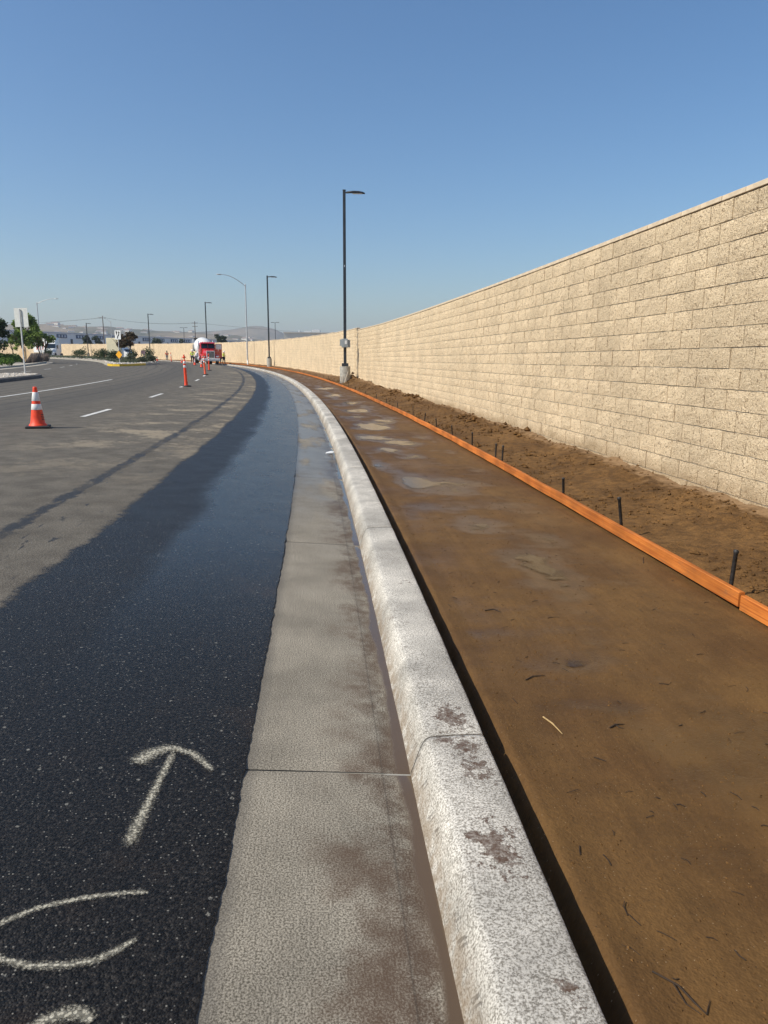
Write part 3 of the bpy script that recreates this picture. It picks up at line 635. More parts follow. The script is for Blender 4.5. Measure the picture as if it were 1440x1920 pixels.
# ---------------------------------------------------------------- far side: kerb, pavement, planting strip
def o_left(s): return -21.5 - (max(0.0, s-104)**2)/26.0
def strip(name, rows, o0f, o1f, h, mat, side=0.2, kind='structure', parent=None, nz=0.0):
    m_ = MB(); v = []
    for s in rows:
        for o in (o0f(s), o1f(s)):
            x, y = P(s, o); v.append((x, y, G(y) + 0.315 + h))
    n = len(rows)
    for s in rows:
        for o in (o0f(s), o1f(s)):
            x, y = P(s, o); v.append((x, y, G(y) + 0.315 + h - side))
    fs = []
    for i in range(n-1):
        a = 2*i; b = 2*n + 2*i
        fs += [(a, a+2, a+3, a+1), (a+1, a+3, b+3, b+1), (a, b, b+2, a+2)]
    fs += [(0, 1, 2*n+1, 2*n), (2*n-2, 4*n-2, 4*n-1, 2*n-1)]
    m_.add(v, fs); o = m_.build(name, mat, parent)
    bm = bmesh.new(); bm.from_mesh(o.data); bmesh.ops.recalc_face_normals(bm, faces=bm.faces); bm.to_mesh(o.data); bm.free()
    return tag(o, kind=kind) if kind else o
lr = [20 + i*2.0 for i in range(53)]
strip('far_gutter', lr, lambda s: o_left(s)+0.75, lambda s: o_left(s), 0.012, M['pavement'], 0.1)
strip('far_kerb', lr, lambda s: o_left(s), lambda s: o_left(s)-0.22, 0.16, M['kerb2'], 0.3)
strip('far_pavement', lr, lambda s: o_left(s)-0.22, lambda s: o_left(s)-2.6, 0.15, M['pavement'], 0.3)
strip('planting_bed', lr, lambda s: o_left(s)-2.6, lambda s: o_left(s)-30, 0.14, M['lawn'], 0.3)
# near traffic island, cut off by the left frame edge
def capsule(s0, s1, o0, o1, n=10, both=False):
    r = abs(o1-o0)/2; oc = (o0+o1)/2; pts = []
    for i in range(n+1):
        a = -math.pi/2 + math.pi*i/n; pts.append((s1 - r + r*math.cos(a), oc - r*math.sin(a)*(-1)))
    if both:
        for i in range(n+1):
            a = math.pi/2 + math.pi*i/n; pts.append((s0 + r + r*math.cos(a), oc + r*math.sin(a)))
    else: pts += [(s0, oc + r), (s0, oc - r)]
    return pts
def island_mesh(name, outline, h, mat, parent=None, z0=-0.2, sub=3):
    ring = []
    for (a, b) in zip(outline, outline[1:] + outline[:1]):
        for k in range(sub): ring.append((a[0]+(b[0]-a[0])*k/sub, a[1]+(b[1]-a[1])*k/sub))
    top = [PZ(s, o, h) for s, o in ring]; bot = [PZ(s, o, z0) for s, o in ring]; n = len(ring)
    c = sum(top, Vector())/n; m_ = MB(); m_.add(top + bot, [(i, (i+1) % n, n+(i+1) % n, n+i) for i in range(n)])
    m_.add(top, [tuple(range(n))]); o = m_.build(name, mat, parent)
    bm = bmesh.new(); bm.from_mesh(o.data); bmesh.ops.recalc_face_normals(bm, faces=bm.faces); bmesh.ops.triangulate(bm, faces=[f for f in bm.faces if len(f.verts) > 4]); bm.to_mesh(o.data); bm.free()
    return o
def inset(pl, d):
    cs = sum(p[0] for p in pl)/len(pl); co = sum(p[1] for p in pl)/len(pl); r = []
    n = len(pl)
    for i in range(n):
        a, b, c = pl[i-1], pl[i], pl[(i+1) % n]; t = Vector((c[0]-a[0], c[1]-a[1])); t = t.normalized() if t.length else Vector((1, 0)); nn = Vector((-t.y, t.x))
        if nn.dot(Vector((cs-b[0], co-b[1]))) < 0: nn = -nn
        r.append((b[0]+nn.x*d, b[1]+nn.y*d))
    return r
pl = [(26, -13.5), (42.6, -13.5), (44.2, -13.65), (45.6, -14.1), (46.5, -14.9), (46.8, -15.6), (46.2, -16.2), (44.8, -16.6), (26, -16.6)]
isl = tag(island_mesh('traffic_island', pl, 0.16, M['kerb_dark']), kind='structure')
island_mesh('gravel_bed', inset(pl, 0.16), 0.20, M['gravel'], isl, z0=0.1)
# planted median with a yellow nose
pr = [(78.2, -13.0), (78.8, -12.35), (80.2, -11.75), (84, -10.6), (88, -9.6), (92, -9.0), (100, -8.8), (120, -8.8), (150, -9.2), (172, -9.6)]
pleft = [(172, -15.5), (150, -15.6), (120, -15.5), (100, -15.2), (90, -14.9), (84, -14.5), (80.0, -14.1), (78.7, -13.7)]
pm = pr + pleft
med = tag(island_mesh('planted_median', pm, 0.15, M['kerb2'], sub=2), kind='structure')
island_mesh('soil_bed', inset(pm, 0.18), 0.19, M['gravel'], med, z0=0.08, sub=2)
# yellow paint on the nose of the kerb
nose = [(84, -10.6), (82, -11.15), (80.2, -11.75), (78.8, -12.35), (78.2, -13.0), (78.7, -13.7), (80.0, -14.1), (82, -14.3)]
m_ = MB(); n = len(nose); cen = (82.5, -12.6)
def pushed(p, d):
    v = Vector((p[0]-cen[0], p[1]-cen[1])).normalized(); return (p[0]+v.x*d, p[1]+v.y*d)
vo = [PZ(*pushed(p, 0.02), -0.02) for p in nose] + [PZ(*pushed(p, 0.012), 0.205) for p in nose] + [PZ(*pushed(p, -0.25), 0.205) for p in nose]
m_.add(vo, [(i, i+1, n+i+1, n+i) for i in range(n-1)] + [(n+i, n+i+1, 2*n+i+1, 2*n+i) for i in range(n-1)]); m_.build('yellow_nose', M['yellow_paint'], med)
# painted lane lines
def paint(name, s0, s1, o, w, label, group=None):
    rows_ = [s0 + (s1-s0)*i/8 for i in range(9)]; m_ = MB(); v = []
    for s in rows_:
        for oo in (o-w/2, o+w/2): p = PZ(s, oo); v.append((p.x, p.y, p.z + 0.016))
    m_.add(v, [(2*i, 2*i+1, 2*i+3, 2*i+2) for i in range(8)]); return tag(m_.build(name, M['paintline']), label, 'road marking', group)
dash_lab = ['white lane dash on the road right of the nearest cone', 'second white lane dash past the nearest cone', 'third lane dash, reaching the base of the tall near delineator', 'fourth lane dash, just past the tall near delineator', 'fifth, farthest lane dash, left of the second delineator']
for i, (a, b) in enumerate([(16.45, 18.9), (24.4, 26.95), (32.2, 34.4), (39.9, 42.5), (47.7, 50.0)]): paint('lane_dash', a, b, -5.15, 0.12, dash_lab[i], 'lane dashes along the right lane')
paint('lane_line', 8, 41, -9.45, 0.13, 'long solid white line across the left lanes behind the nearest cone', None)
for i, (a, b, o) in enumerate([(56, 59, -17.6), (64, 67, -17.6), (72, 75, -17.6), (80, 83, -17.7), (90, 93, -17.8)]): paint('lane_dash', a, b, o, 0.12, 'faint far white dash in the opposite carriageway', 'lane dashes in the opposite carriageway')
# sprayed utility marks
def spray(name, strokes, label):
    m_ = MB(); e = []; uvs = []
    for pts, w in strokes:
        if not hasattr(w, '__len__'): w = [w]*len(pts)
        fine_p = []; fw_ = []
        for i in range(len(pts)-1):
            for k in range(6):
                q = k/6; fine_p.append(Vector((pts[i][0]*(1-q)+pts[i+1][0]*q, pts[i][1]*(1-q)+pts[i+1][1]*q))); fw_.append(w[i]*(1-q)+w[i+1]*q)
        fine_p.append(Vector(pts[-1])); fw_.append(w[-1]); nn = len(fine_p); base = len(m_.v); vs = []
        for i, p in enumerate(fine_p):
            t_ = (fine_p[min(i+1, nn-1)] - fine_p[max(i-1, 0)]).normalized(); nr = Vector((-t_.y, t_.x)); end = min(i, nn-1-i)
            for j, q in enumerate((-1, -0.5, 0, 0.5, 1)):
                x, y = p.x + nr.x*q*fw_[i]*1.12, p.y + nr.y*q*fw_[i]*1.12
                dx = x - frame(y)[0]; o_ = dx*math.cos(frame(y)[2]); vs.append((x, y, G(y) + C(o_) + 0.0135)); e.append((1-abs(q))*(0.25 if end == 0 else 0.8 if end < 2 else 1.0)*0.98)
        m_.add(vs, [(i*5+j, i*5+j+1, (i+1)*5+j+1, (i+1)*5+j) for i in range(nn-1) for j in range(4)])
    o = m_.build(name, M['spray']); me = o.data
    at = me.attributes.new('edge', 'FLOAT', 'POINT'); at.data.foreach_set('value', e)
    ul = me.uv_layers.new(name='so'); fl = []
    for lp in me.loops: c_ = me.vertices[lp.vertex_index].co; fl += [c_.x, c_.y]
    ul.data.foreach_set('uv', fl)
    bm = bmesh.new(); bm.from_mesh(me); bmesh.ops.recalc_face_normals(bm, faces=bm.faces)
    for f in bm.faces:
        if f.normal.z < 0: f.normal_flip()
    bm.to_mesh(me); bm.free()
    return tag(o, label, 'paint mark')
spray('painted_arrow', [([(-0.755, 1.93), (-0.76, 2.05), (-0.765, 2.25), (-0.77, 2.50)], [.032, .030, .022, .022]), ([(-0.885, 2.375), (-0.845, 2.455), (-0.80, 2.497), (-0.745, 2.503)], [.052, .052, .040, .026]), ([(-0.785, 2.503), (-0.70, 2.475), (-0.655, 2.43), (-0.60, 2.37)], [.026, .028, .024, .018])], 'cream sprayed arrow on the wet asphalt pointing away')
spray('painted_loop', [([(-0.63, 1.755), (-0.70, 1.745), (-0.78, 1.72), (-0.84, 1.695), (-0.90, 1.665), (-0.96, 1.61), (-0.985, 1.56), (-0.965, 1.525), (-0.91, 1.498), (-0.83, 1.485), (-0.75, 1.495), (-0.69, 1.515), (-0.655, 1.545), (-0.61, 1.595)], [.012, .013, .015, .015, .015, .016, .016, .016, .017, .018, .018, .018, .018, .012])], 'cream sprayed open loop on the wet asphalt below the arrow')
spray('painted_blob', [([(-0.76, 1.33), (-0.70, 1.365), (-0.66, 1.37), (-0.63, 1.35)], [.02, .03, .03, .02])], 'blurred cream paint spot at the bottom frame edge')

# ---------------------------------------------------------------- warehouse, hills
wh = tag(empty('warehouse', (-177, 400, 1.4), 0), 'long grey-blue warehouse with dark blue window bands behind the wall', 'warehouse')
A = Vector((-14 - 90, -40 - 205, 0)); B = Vector((95, 265, 0)); d = (B-A).normalized(); nrm = Vector((d.y, -d.x, 0)); Lw = (B-A).length
HW = 13.6
bk = A - nrm*70; bk2 = B - nrm*70
m_ = MB(); m_.prism([(A.x, A.y), (B.x, B.y), (bk2.x, bk2.y), (bk.x, bk.y)], 0, HW); m_.build('walls', M['facade'], wh)
ang = math.atan2(d.y, d.x)
def fbox(u, z, du, dz, dp, out): 
    c = A + d*u + nrm*out; m2 = MB(); m2.box((c.x, c.y, z), (du, dp, dz), rz=ang); return m2
fbox(Lw/2, HW+0.25, Lw+1, 0.5, 1.0, -0.2).build('parapet', M['facade_lo'], wh)
fbox(Lw/2, 2.2, Lw, 4.4, 0.2, 0.12).build('base_band', M['facade_lo'], wh)
for i in range(13):
    pass
for i in range(48):
    u = 12 + i*14.2
    if u > Lw-10: break
    w_ = fbox(u, 12.1, 7.2, 2.0, 0.3, 0.2).build('window', M['win_blue'], wh)
    for k in (-1, 0, 1): fbox(u + k*2.1, 12.1, 0.9, 1.3, 0.2, 0.42).build('pane', M['facade_lo'], w_)
    fbox(u + 7, 9.2, 1.3, 2.9, 0.3, 0.25).build('loading_door', M['dark'], wh)
def ridge(name, prof, dist, depth, seed, amp):
    m_ = MB(); bs = [-0.85 + i*0.0085 for i in range(150)]; ds_ = [dist + depth*(k/14.0) for k in range(-6, 15)]
    for yv in ds_:
        q = (yv-dist)/depth; env = math.exp(-(q*2.0)**2) if q < 0 else math.exp(-(q*1.1)**2)
        if yv == ds_[0]: env = 0
        for b in bs:
            e = lerp_tab(prof, b)/1380.0*dist
            h = e*env*(1 + amp*fbm(b*22, q*3.0, seed, 5)) + (2 if env else -0.8)
            m_.v.append((b*dist*(1 + 0.25*q*depth/dist), yv, h))
    nb = len(bs)
    for i in range(len(ds_)-1):
        for j in range(nb-1): m_.f.append((i*nb+j, i*nb+j+1, (i+1)*nb+j+1, (i+1)*nb+j)); m_.sm.append(True)
    return tag(m_.build(name, M['hill']), kind='structure')
hp = [(-.9, 50), (-.6, 56), (-.45, 58), (-.38, 57), (-.33, 52), (-.29, 49), (-.25, 46), (-.22, 43), (-.19, 40), (-.16, 34), (-.12, 26), (-.05, 14), (.3, 6)]
hill = ridge('hills', hp, 2300, 700, 3.0, 0.10)
ridge('mountain', [(-.9, 20), (-.45, 30), (-.33, 40), (-.27, 44), (-.235, 48), (-.215, 53), (-.19, 56), (-.172, 59), (-.155, 57), (-.14, 51), (-.125, 40), (-.10, 26), (0, 12), (.3, 6)], 3900, 700, 8.0, 0.06)
hz = tag(empty('haze_anchor'), None, None) if False else None
m_ = MB(); m_.box((-500, 2450, 95), (6400, 5700, 194)); haze = m_.build('haze'); tag(haze, 'pale haze in the distant air', 'haze', kind='stuff')
hm = bpy.data.materials.new('haze_air'); hm.use_nodes = True; hn = hm.node_tree; hn.nodes.clear()
ho = hn.nodes.new('ShaderNodeOutputMaterial'); pv = hn.nodes.new('ShaderNodeVolumePrincipled'); pv.inputs['Color'].default_value = (0.80, 0.86, 0.95, 1); pv.inputs['Density'].default_value = 0.0002; pv.inputs['Anisotropy'].default_value = 0.2
hn.links.new(pv.outputs[0], ho.inputs['Volume']); haze.data.materials.append(hm)

# ================================================================ OBJECTS
# ---- form boards along the footway
joints = [-1.5, 4.02, 9.45, 15.1, 21.1, 27.2, 33.3, 39.4, 45.5, 51.6, 57.7, 63.8, 69.9, 76, 82.1, 88.2, 94.3, 100.4, 106.5, 112.6, 124, 136]
blab = ['nearest orange form board, running out of the right frame edge', 'orange form board second from the right edge, with two near stakes behind it', 'third orange form board from the right edge, beginning at the lower visible joint', 'fourth orange form board from the right edge', 'fifth orange form board from the right edge', 'sixth orange form board, ending short of the concrete pole base']
def form_board(a, b, do, dz, label, group):
    n = max(4, int((b-a)/0.35)); m_ = MB(); rows_ = [a + (b-a)*i/n for i in range(n+1)]; prof = [(0, 0), (0.0, 0.084), (0.004, 0.0885), (0.034, 0.0885), (0.038, 0.084), (0.038, 0)]
    v = []; uvv = []
    for s in rows_:
        sag = 0.006*fbm(s*0.8, a) ; wob = 0.010*fbm(s*0.5, a+3.0)
        for k, (po, pz_) in enumerate(prof):
            x, y = P(s, 2.125 + do + wob + po); v.append((x, y, G(y) + 0.078 + dz + sag + pz_)); uvv.append((s, (0.0, 0.089, 0.10, 0.13, 0.14, 0.23)[k] + a))
    m = len(prof); fs = [(i*m+k, i*m+(k+1) % m, (i+1)*m+(k+1) % m, (i+1)*m+k) for i in range(n) for k in range(m)] + [tuple(range(m)), tuple(range(n*m+m-1, n*m-1, -1))]
    me = bpy.data.meshes.new('form_board'); me.from_pydata(v, [], fs); ul = me.uv_layers.new(name='so'); fl = []
    for lp in me.loops: fl += uvv[lp.vertex_index]
    ul.data.foreach_set('uv', fl)
    bm = bmesh.new(); bm.from_mesh(me); bmesh.ops.recalc_face_normals(bm, faces=bm.faces); bm.to_mesh(me); bm.free()
    return tag(link('form_board', me, None, M['board']), label, 'form board', group)
rd = random.Random(5)
for i, (a, b) in enumerate(zip(joints, joints[1:])):
    form_board(a + 0.003, b + (0.0 if i else -0.004), 0.012 if i == 0 else rd.uniform(-0.004, 0.004), -0.012 if i == 0 else rd.uniform(-0.004, 0.004),
               blab[i] if i < len(blab) else 'far orange form board in the row past the concrete pole base', 'orange form boards along the footway')
# ---- steel stakes behind the boards
m_ = MB(); m_.lathe([(0.001, -0.28), (0.0085, -0.22), (0.009, 0.0), (0.009, 0.255), (0.0115, 0.262), (0.0115, 0.275), (0.008, 0.28)], n=8)
for z in (0.08, 0.14, 0.20): m_.tube([(-0.0095, 0, z), (0.0095, 0, z)], 0.003, 6)
stake_me = m_.build('steel_stake', M['steel']); stake_data = stake_me.data; bpy.data.objects.remove(stake_me)
stk = [(4.23, 1.0), (5.84, 1.12), (7.31, .85), (9.80, 1.0), (10.15, .95), (11.63, 1.0), (13.2, .9), (14.75, .9), (16.3, .9)]
s = 17.8
while s < 118: stk.append((s, rd.uniform(0.7, 1.15))); s += rd.uniform(1.9, 2.9)*(1 + s/100)
slab = ['steel stake nearest the right frame edge, behind the orange board', 'second steel stake from the right edge, leaning behind the orange board', 'third steel stake from the right edge', 'nearer of two steel stakes standing close together', 'farther of two steel stakes standing close together', 'first steel stake past the close pair']
for i, (s, hk) in enumerate(stk):
    o = link('steel_stake', stake_data); o.location = PZ(s, 2.125 + 0.038 + (0.020 if i < 9 else 0.012) + (0.012 if i == 0 else 0), 0.09); k_ = 1.45 if i < 3 else 1.25 if i < 9 else 1.0; o.scale = (k_, k_, hk)
    o.rotation_euler = (rd.uniform(-.06, .06), rd.uniform(0.0, .14) + (0.05 if i < 3 else 0), rd.uniform(0, 3))
    tag(o, slab[i] if i < len(slab) else 'thin steel stake in the far row behind the orange boards', 'stake', 'steel stakes behind the form boards')
# ---- twigs and straw on the subgrade
def twig(pts, r, mat, label, forks=()):
    m_ = MB(); m_.tube(pts, [r]*(len(pts)-1) + [r*0.4], 6)
    for f in forks: m_.tube(f, [r*0.7]*(len(f)-1) + [r*0.3], 5)
    tag(m_.build('twig', mat), label, 'twig')
def on_sub(x, y, h=0.003):
    s = y; 
    for _ in range(4):
        fx, fy, fh = frame(s); dx, dy = x-fx, y-fy; s += dx*math.sin(fh) + dy*math.cos(fh)
    fx, fy, fh = frame(s); o = (x-fx)*math.cos(fh) - (y-fy)*math.sin(fh); return Vector((x, y, G(y) + sub_h(s, o) + h))
twig([on_sub(.665, 2.82), on_sub(.69, 2.76, .006), on_sub(.712, 2.68)], .0035, M['straw'], 'pale straw on the wet subgrade beside the kerb')
twig([on_sub(.915, 2.73), on_sub(.945, 2.755, .006), on_sub(.985, 2.765)], .0032, M['stem'], 'forked dark twig right of the pale straw', [[on_sub(.945, 2.755, .006), on_sub(.955, 2.735), on_sub(.97, 2.73)]])
twig([on_sub(.655, 1.52), on_sub(.70, 1.475, .008), on_sub(.72, 1.43, .006), on_sub(.735, 1.40)], .0024, M['stem'], 'bent dark root near the bottom frame edge', [[on_sub(.69, 1.48, .008), on_sub(.70, 1.43), on_sub(.722, 1.40)], [on_sub(.735, 1.40), on_sub(.76, 1.44)]])
twig([on_sub(.60, 4.15), on_sub(.655, 4.17, .006), on_sub(.69, 4.12)], .0034, M['stem'], 'dark twig lying alone a little beyond the kerb joint')
twig([on_sub(1.9, 5.2), on_sub(1.95, 5.35, .004)], .003, M['stem'], 'short twig close under the orange board')
twig([on_sub(.66, 3.18), on_sub(.70, 3.22, .006), on_sub(.76, 3.235)], .003, M['stem'], 'curved twig on the subgrade past the straw')
# white scrap in the gutter
m_ = MB(); p = PZ(11.9, -0.07, 0.02); m_.add([p + Vector(v) for v in ((-.08, -.03, .0), (.04, -.05, .012), (.06, .01, .02), (-.01, .05, .02), (-.07, .02, .008))] + [p + Vector(v) for v in ((-.08, -.03, -.01), (.04, -.05, .004), (.06, .01, .012), (-.01, .05, .012), (-.07, .02, .0))], [(0, 1, 2, 3, 4), (9, 8, 7, 6, 5)] + [(i, (i+1) % 5, 5+(i+1) % 5, 5+i) for i in range(5)])
tag(m_.build('paper_scrap', M['label_white']), 'small white scrap lying against the kerb in the gutter', 'litter')

# ---- dark area-light poles on concrete pedestals
def area_pole(s, o, hgt, label, box=False, detail=True, arm=1.0, loc=None, ped=0.95, rot=0.0):
    base = PZ(s, o, 0.10) if loc is None else Vector(loc)
    e = tag(empty('light_pole', base, rot), label, 'light pole', 'dark square light poles along the wall')
    m_ = MB(); m_.lathe([(0.285, -0.5), (0.285, ped-0.02), (0.27, ped)], n=20); m_.build('pedestal', M['conc'], e)
    m_ = MB(); m_.box((0, 0, ped+0.085), (0.36, 0.36, 0.17), bev=0.012, taper=(0.94, 0.94)); m_.build('base_cover', M['bronze'], e)
    m_ = MB(); m_.box((0, 0, ped+0.17+(hgt-ped-0.17)/2), (0.155, 0.155, hgt-ped-0.17), bev=0.012, taper=(0.92, 0.92)); pole = m_.build('pole', M['bronze'], e)
    m_ = MB(); m_.box((0, 0, hgt+0.012), (0.165, 0.165, 0.024), bev=0.004); m_.build('pole_cap', M['bronze'], pole)
    hd = MB()
    prof = [(0.08, 0.05, 0.05), (0.18, 0.06, 0.07), (0.30, 0.13, 0.065), (0.5, 0.17, 0.075), (0.75, 0.175, 0.075), (0.95, 0.15, 0.065), (1.05, 0.10, 0.045), (1.08, 0.05, 0.02)]
    v = []; nn = 10
    for (x, wy, wz) in prof:
        zc = hgt - 0.13 + 0.05*math.sin(min(1, x/1.08)*2.6) - 0.05*(x/1.08)**2
        for k in range(nn):
            a = 2*math.pi*k/nn; v.append((x*arm, wy*math.cos(a), zc + wz*math.sin(a)*(1 if math.sin(a) > 0 else 0.55)))
    hd.add(v, [(i*nn+k, i*nn+(k+1) % nn, (i+1)*nn+(k+1) % nn, (i+1)*nn+k) for i in range(len(prof)-1) for k in range(nn)], True); hd.add(v[:nn], [tuple(range(nn))]); hd.add(v[-nn:], [tuple(range(nn-1, -1, -1))])
    ho_ = hd.build('lamp_head', M['bronze'], e)
    m_ = MB(); m_.box((0.68*arm, 0, hgt-0.155), (0.5, 0.22, 0.012)); m_.build('lens', M['lamp'], ho_)
    if box:
        z = ped + 1.22
        m_ = MB(); m_.box((0, -0.19, z), (0.34, 0.20, 0.46), bev=0.012); b_ = m_.build('control_box', M['grey_box'], e)
        m_ = MB(); m_.box((0.03, -0.298, z), (0.27, 0.018, 0.40), bev=0.006); m_.build('box_door', M['grey_box'], b_)
        m_ = MB(); m_.box((0.06, -0.311, z+0.04), (0.11, 0.006, 0.19)); m_.build('box_label', M['label_white'], b_)
        m_ = MB(); m_.box((0.22, -0.10, z-0.02), (0.13, 0.26, 0.40), bev=0.012); m_.build('side_box', M['grey_box'], b_)
        m_ = MB(); m_.box((-0.21, -0.10, z+0.03), (0.10, 0.22, 0.34), bev=0.012); m_.build('conduit_body', M['grey_box'], b_)
        m_ = MB(); m_.tube([(0, -0.17, z-0.23), (0, -0.17, z-0.38), (0, -0.10, z-0.42)], 0.03, 8); m_.build('conduit', M['bronze'], b_)
        m_ = MB(); m_.box((0, -0.079, hgt*0.62), (0.05, 0.006, 0.09)); m_.build('access_tag', M['galv'], pole)
    return e
p1 = area_pole(40.55, 2.72, 9.85, 'tall dark light pole with a grey control box, nearest the camera', True, ped=0.92)
for dx, dy, ln, lean, lab in ((-0.14, -0.42, 0.75, (-0.1, 0.30), 'leaning pale wood lath in front of the pole pedestal, right one'), (-0.24, -0.36, 0.5, (0.06, 0.12), 'short pale lath left of the leaning one at the pole pedestal'), (-0.29, -0.30, 0.45, (0.02, -0.04), 'leftmost short pale lath at the pole pedestal')):
    o = MB().box((0, 0, ln/2 - 0.1), (0.045, 0.016, ln), bev=0.003).prism([(-.022, -.007), (.022, -.007), (.022, .007), (-.022, .007)], ln-0.101, ln-0.06).build('lath_stake', M['lath'])
    o.location = p1.location + Vector((dx + 0.1, dy, 0.0)); o.rotation_euler = (lean[0], lean[1], rd.uniform(-.2, .2)); tag(o, lab, 'lath')
area_pole(85.6, 2.72, 9.85, 'dark light pole, second from the camera, right of the silver street lamp', False)
for s, ht, lab in ((124.5, 9.3, 'dark light pole rising behind the red mixer truck'), (155.5, 8.7, 'dark light pole right of the median tree, between tree and mixer'), (186, 7.7, 'farthest dark light pole, left of the white keep-right sign')):
    area_pole(s, 2.72, ht, lab, False)
# twin-head lot lights behind the wall
def twin_pole(x, y, z, h, label):
    e = tag(empty('lot_light', (x, y, z)), label, 'light pole', 'twin-headed lot lights beyond the wall')
    m_ = MB(); m_.box((0, 0, h/2), (0.2, 0.2, h), bev=0.02, taper=(.85, .85)); m_.build('pole', M['bronze'], e)
    for sx in (-1, 1):
        m_ = MB(); m_.box((sx*0.95, 0, h-0.05), (1.3, 0.4, 0.15), bev=0.05); m_.box((sx*0.2, 0, h-0.06), (0.4, 0.08, 0.08)); m_.build('lamp_head', M['bronze'], e)
twin_pole(-42, 290, 1.2, 14.2, 'twin-headed lot light behind the wall right of the second dark pole')
twin_pole(-85, 320, 1.5, 13, 'far twin-headed lot light left of the mixer drum')
# ---- galvanised street lamps with curved arms
def street_lamp(loc, h, reach, rise, ang_, label):
    e = tag(empty('street_lamp', loc, ang_), label, 'street lamp', 'galvanised street lamps with curved arms')
    m_ = MB(); m_.lathe([(0.16, 0), (0.16, 0.04), (0.105, 0.05), (0.10, 0.9), (0.09, 4.0), (0.07, h), (0.06, h+0.12), (0.02, h+0.16)], n=12); m_.build('pole', M['galv'], e)
    pts = []
    for i in range(11):
        q = i/10; pts.append((reach*q, 0, h - 0.15 + rise*math.sin(q*math.pi/2)**0.9))
    m_ = MB(); m_.tube(pts, [0.05 - 0.02*i/10 for i in range(11)], 8); m_.tube([(0, 0, h-0.3), (0, 0, h+0.02)], 0.085, 10); m_.build('arm', M['galv'], e)
    m_ = MB(); z = h - 0.15 + rise; m_.lathe([(0.02, 0), (0.09, 0.08), (0.14, 0.25), (0.13, 0.5), (0.06, 0.66), (0.02, 0.7)], c=(reach-0.05, 0, z), n=10, axis=Matrix.Rotation(math.pi/2, 4, 'Y') @ Matrix.Diagonal((0.5, 1, 1, 1))); m_.build('lamp_head', M['galv'], e)
    m_ = MB(); m_.tube([(0, 0, 3.3), (0, 0, 3.5)], 0.13, 10); m_.build('band', M['galv'], e)
    return e
hs = frame(98.5)[2]
street_lamp(PZ(98.5, 2.42, 0.1), 9.9, 2.9, 1.35, math.pi - hs*0.6, 'silver street lamp with a curved arm, between mixer truck and second dark pole')
street_lamp((-58, 127, 1.5), 9.0, 3.0, 0.85, 0.0, 'silver street lamp rising above the left trees, arm to the right')
street_lamp((-73, 202, 1.9), 9.2, 2.9, 1.3, math.pi, 'far silver street lamp above the keep-right sign, arm to the left')
# ---- wooden utility poles and wires
def utility_pole(x, y, h, arms, label):
    e = tag(empty('utility_pole', (x, y, 1.2)), label, 'utility pole', 'far utility poles')
    m_ = MB(); m_.tube([(0, 0, 0), (0, 0, h)], [0.22, 0.14], 8); m_.build('pole', M['wood_pole'], e)
    for z, w in arms:
        m_ = MB(); m_.box((0, 0, h-z), (w, 0.14, 0.16)); 
        c_ = m_.build('crossarm', M['wood_pole'], e)
        m_ = MB()
        for sx in (-.46, -.2, .2, .46): m_.lathe([(0.05, 0), (0.07, 0.1), (0.03, 0.2)], c=(sx*w, 0, h-z+0.08), n=6)
        m_.build('insulators', M['galv'], c_)
utility_pole(-113, 304, 17, [(0.8, 2.6)], 'wooden utility pole behind the cream truck')
utility_pole(-84, 335, 16.6, [(0.8, 2.8), (2.2, 2.4)], 'wooden utility pole left of the dark pole behind the mixer')
utility_pole(-180, 330, 16.5, [(0.8, 2.6)], 'wooden utility pole near the left trees')
for k, zz in enumerate((16.9, 16.6)):
    m_ = MB(); P0 = [(-180, 330, 17.0+0.2*k), (-113, 304, 17.6-.1*k), (-84, 335, 17.2-.1*k), (10, 430, 15)]
    pts = []
    for a, b in zip(P0, P0[1:]):
        for i in range(8): q = i/8; pts.append((a[0]+(b[0]-a[0])*q + k*0.8, a[1]+(b[1]-a[1])*q, a[2]+(b[2]-a[2])*q - 5*q*(1-q)))
    m_.tube(pts, 0.035, 4); tag(m_.build('power_line', M['dark']), 'thin power line strung across the sky above the warehouse, %s one' % ('upper', 'lower')[k], 'wire', 'power lines')

# ---- traffic cones and delineators
def cone_proto():
    e = empty('traffic_cone'); r = lambda z: 0.135 - (0.135-0.033)*z/0.71
    m_ = MB(); m_.box((0, 0, 0.022), (0.40, 0.40, 0.044), bev=0.012); m_.build('base', M['rubber'], e)
    m_ = MB(); m_.lathe([(0.155, 0.040), (0.150, 0.058), (0.137, 0.070)] + [(r(z), z) for z in (0.09, 0.2, 0.3, 0.5, 0.62, 0.69)] + [(0.034, 0.715), (0.028, 0.725), (0.018, 0.72), (0.014, 0.69)], n=24); b_ = m_.build('body', M['orange'], e)
    for z0, z1 in ((0.325, 0.425), (0.48, 0.632)):
        m_ = MB(); m_.lathe([(r(z0)+0.0025, z0), (r(z0)+0.004, z0+0.002), (r(z1)+0.004, z1-0.002), (r(z1)+0.0025, z1)], n=24); m_.build('collar', M['reflect'], e)
    m_ = MB()
    for i in range(4):
        z = 0.15 + i*0.03; a = -0.55; m_.box((r(z)*math.cos(a)*0.995, r(z)*math.sin(a)*0.995, z), (0.006, 0.06, 0.014), rz=a)
    m_.build('printed_mark', M['dark'], b_)
    return e
cone0 = cone_proto(); cone0.location = PZ(13.9, -5.22, 0.008); cone0.rotation_euler = (0, 0, 0.35)
tag(cone0, 'large orange traffic cone with two white bands, nearest the camera at left', 'traffic cone', 'traffic cones')
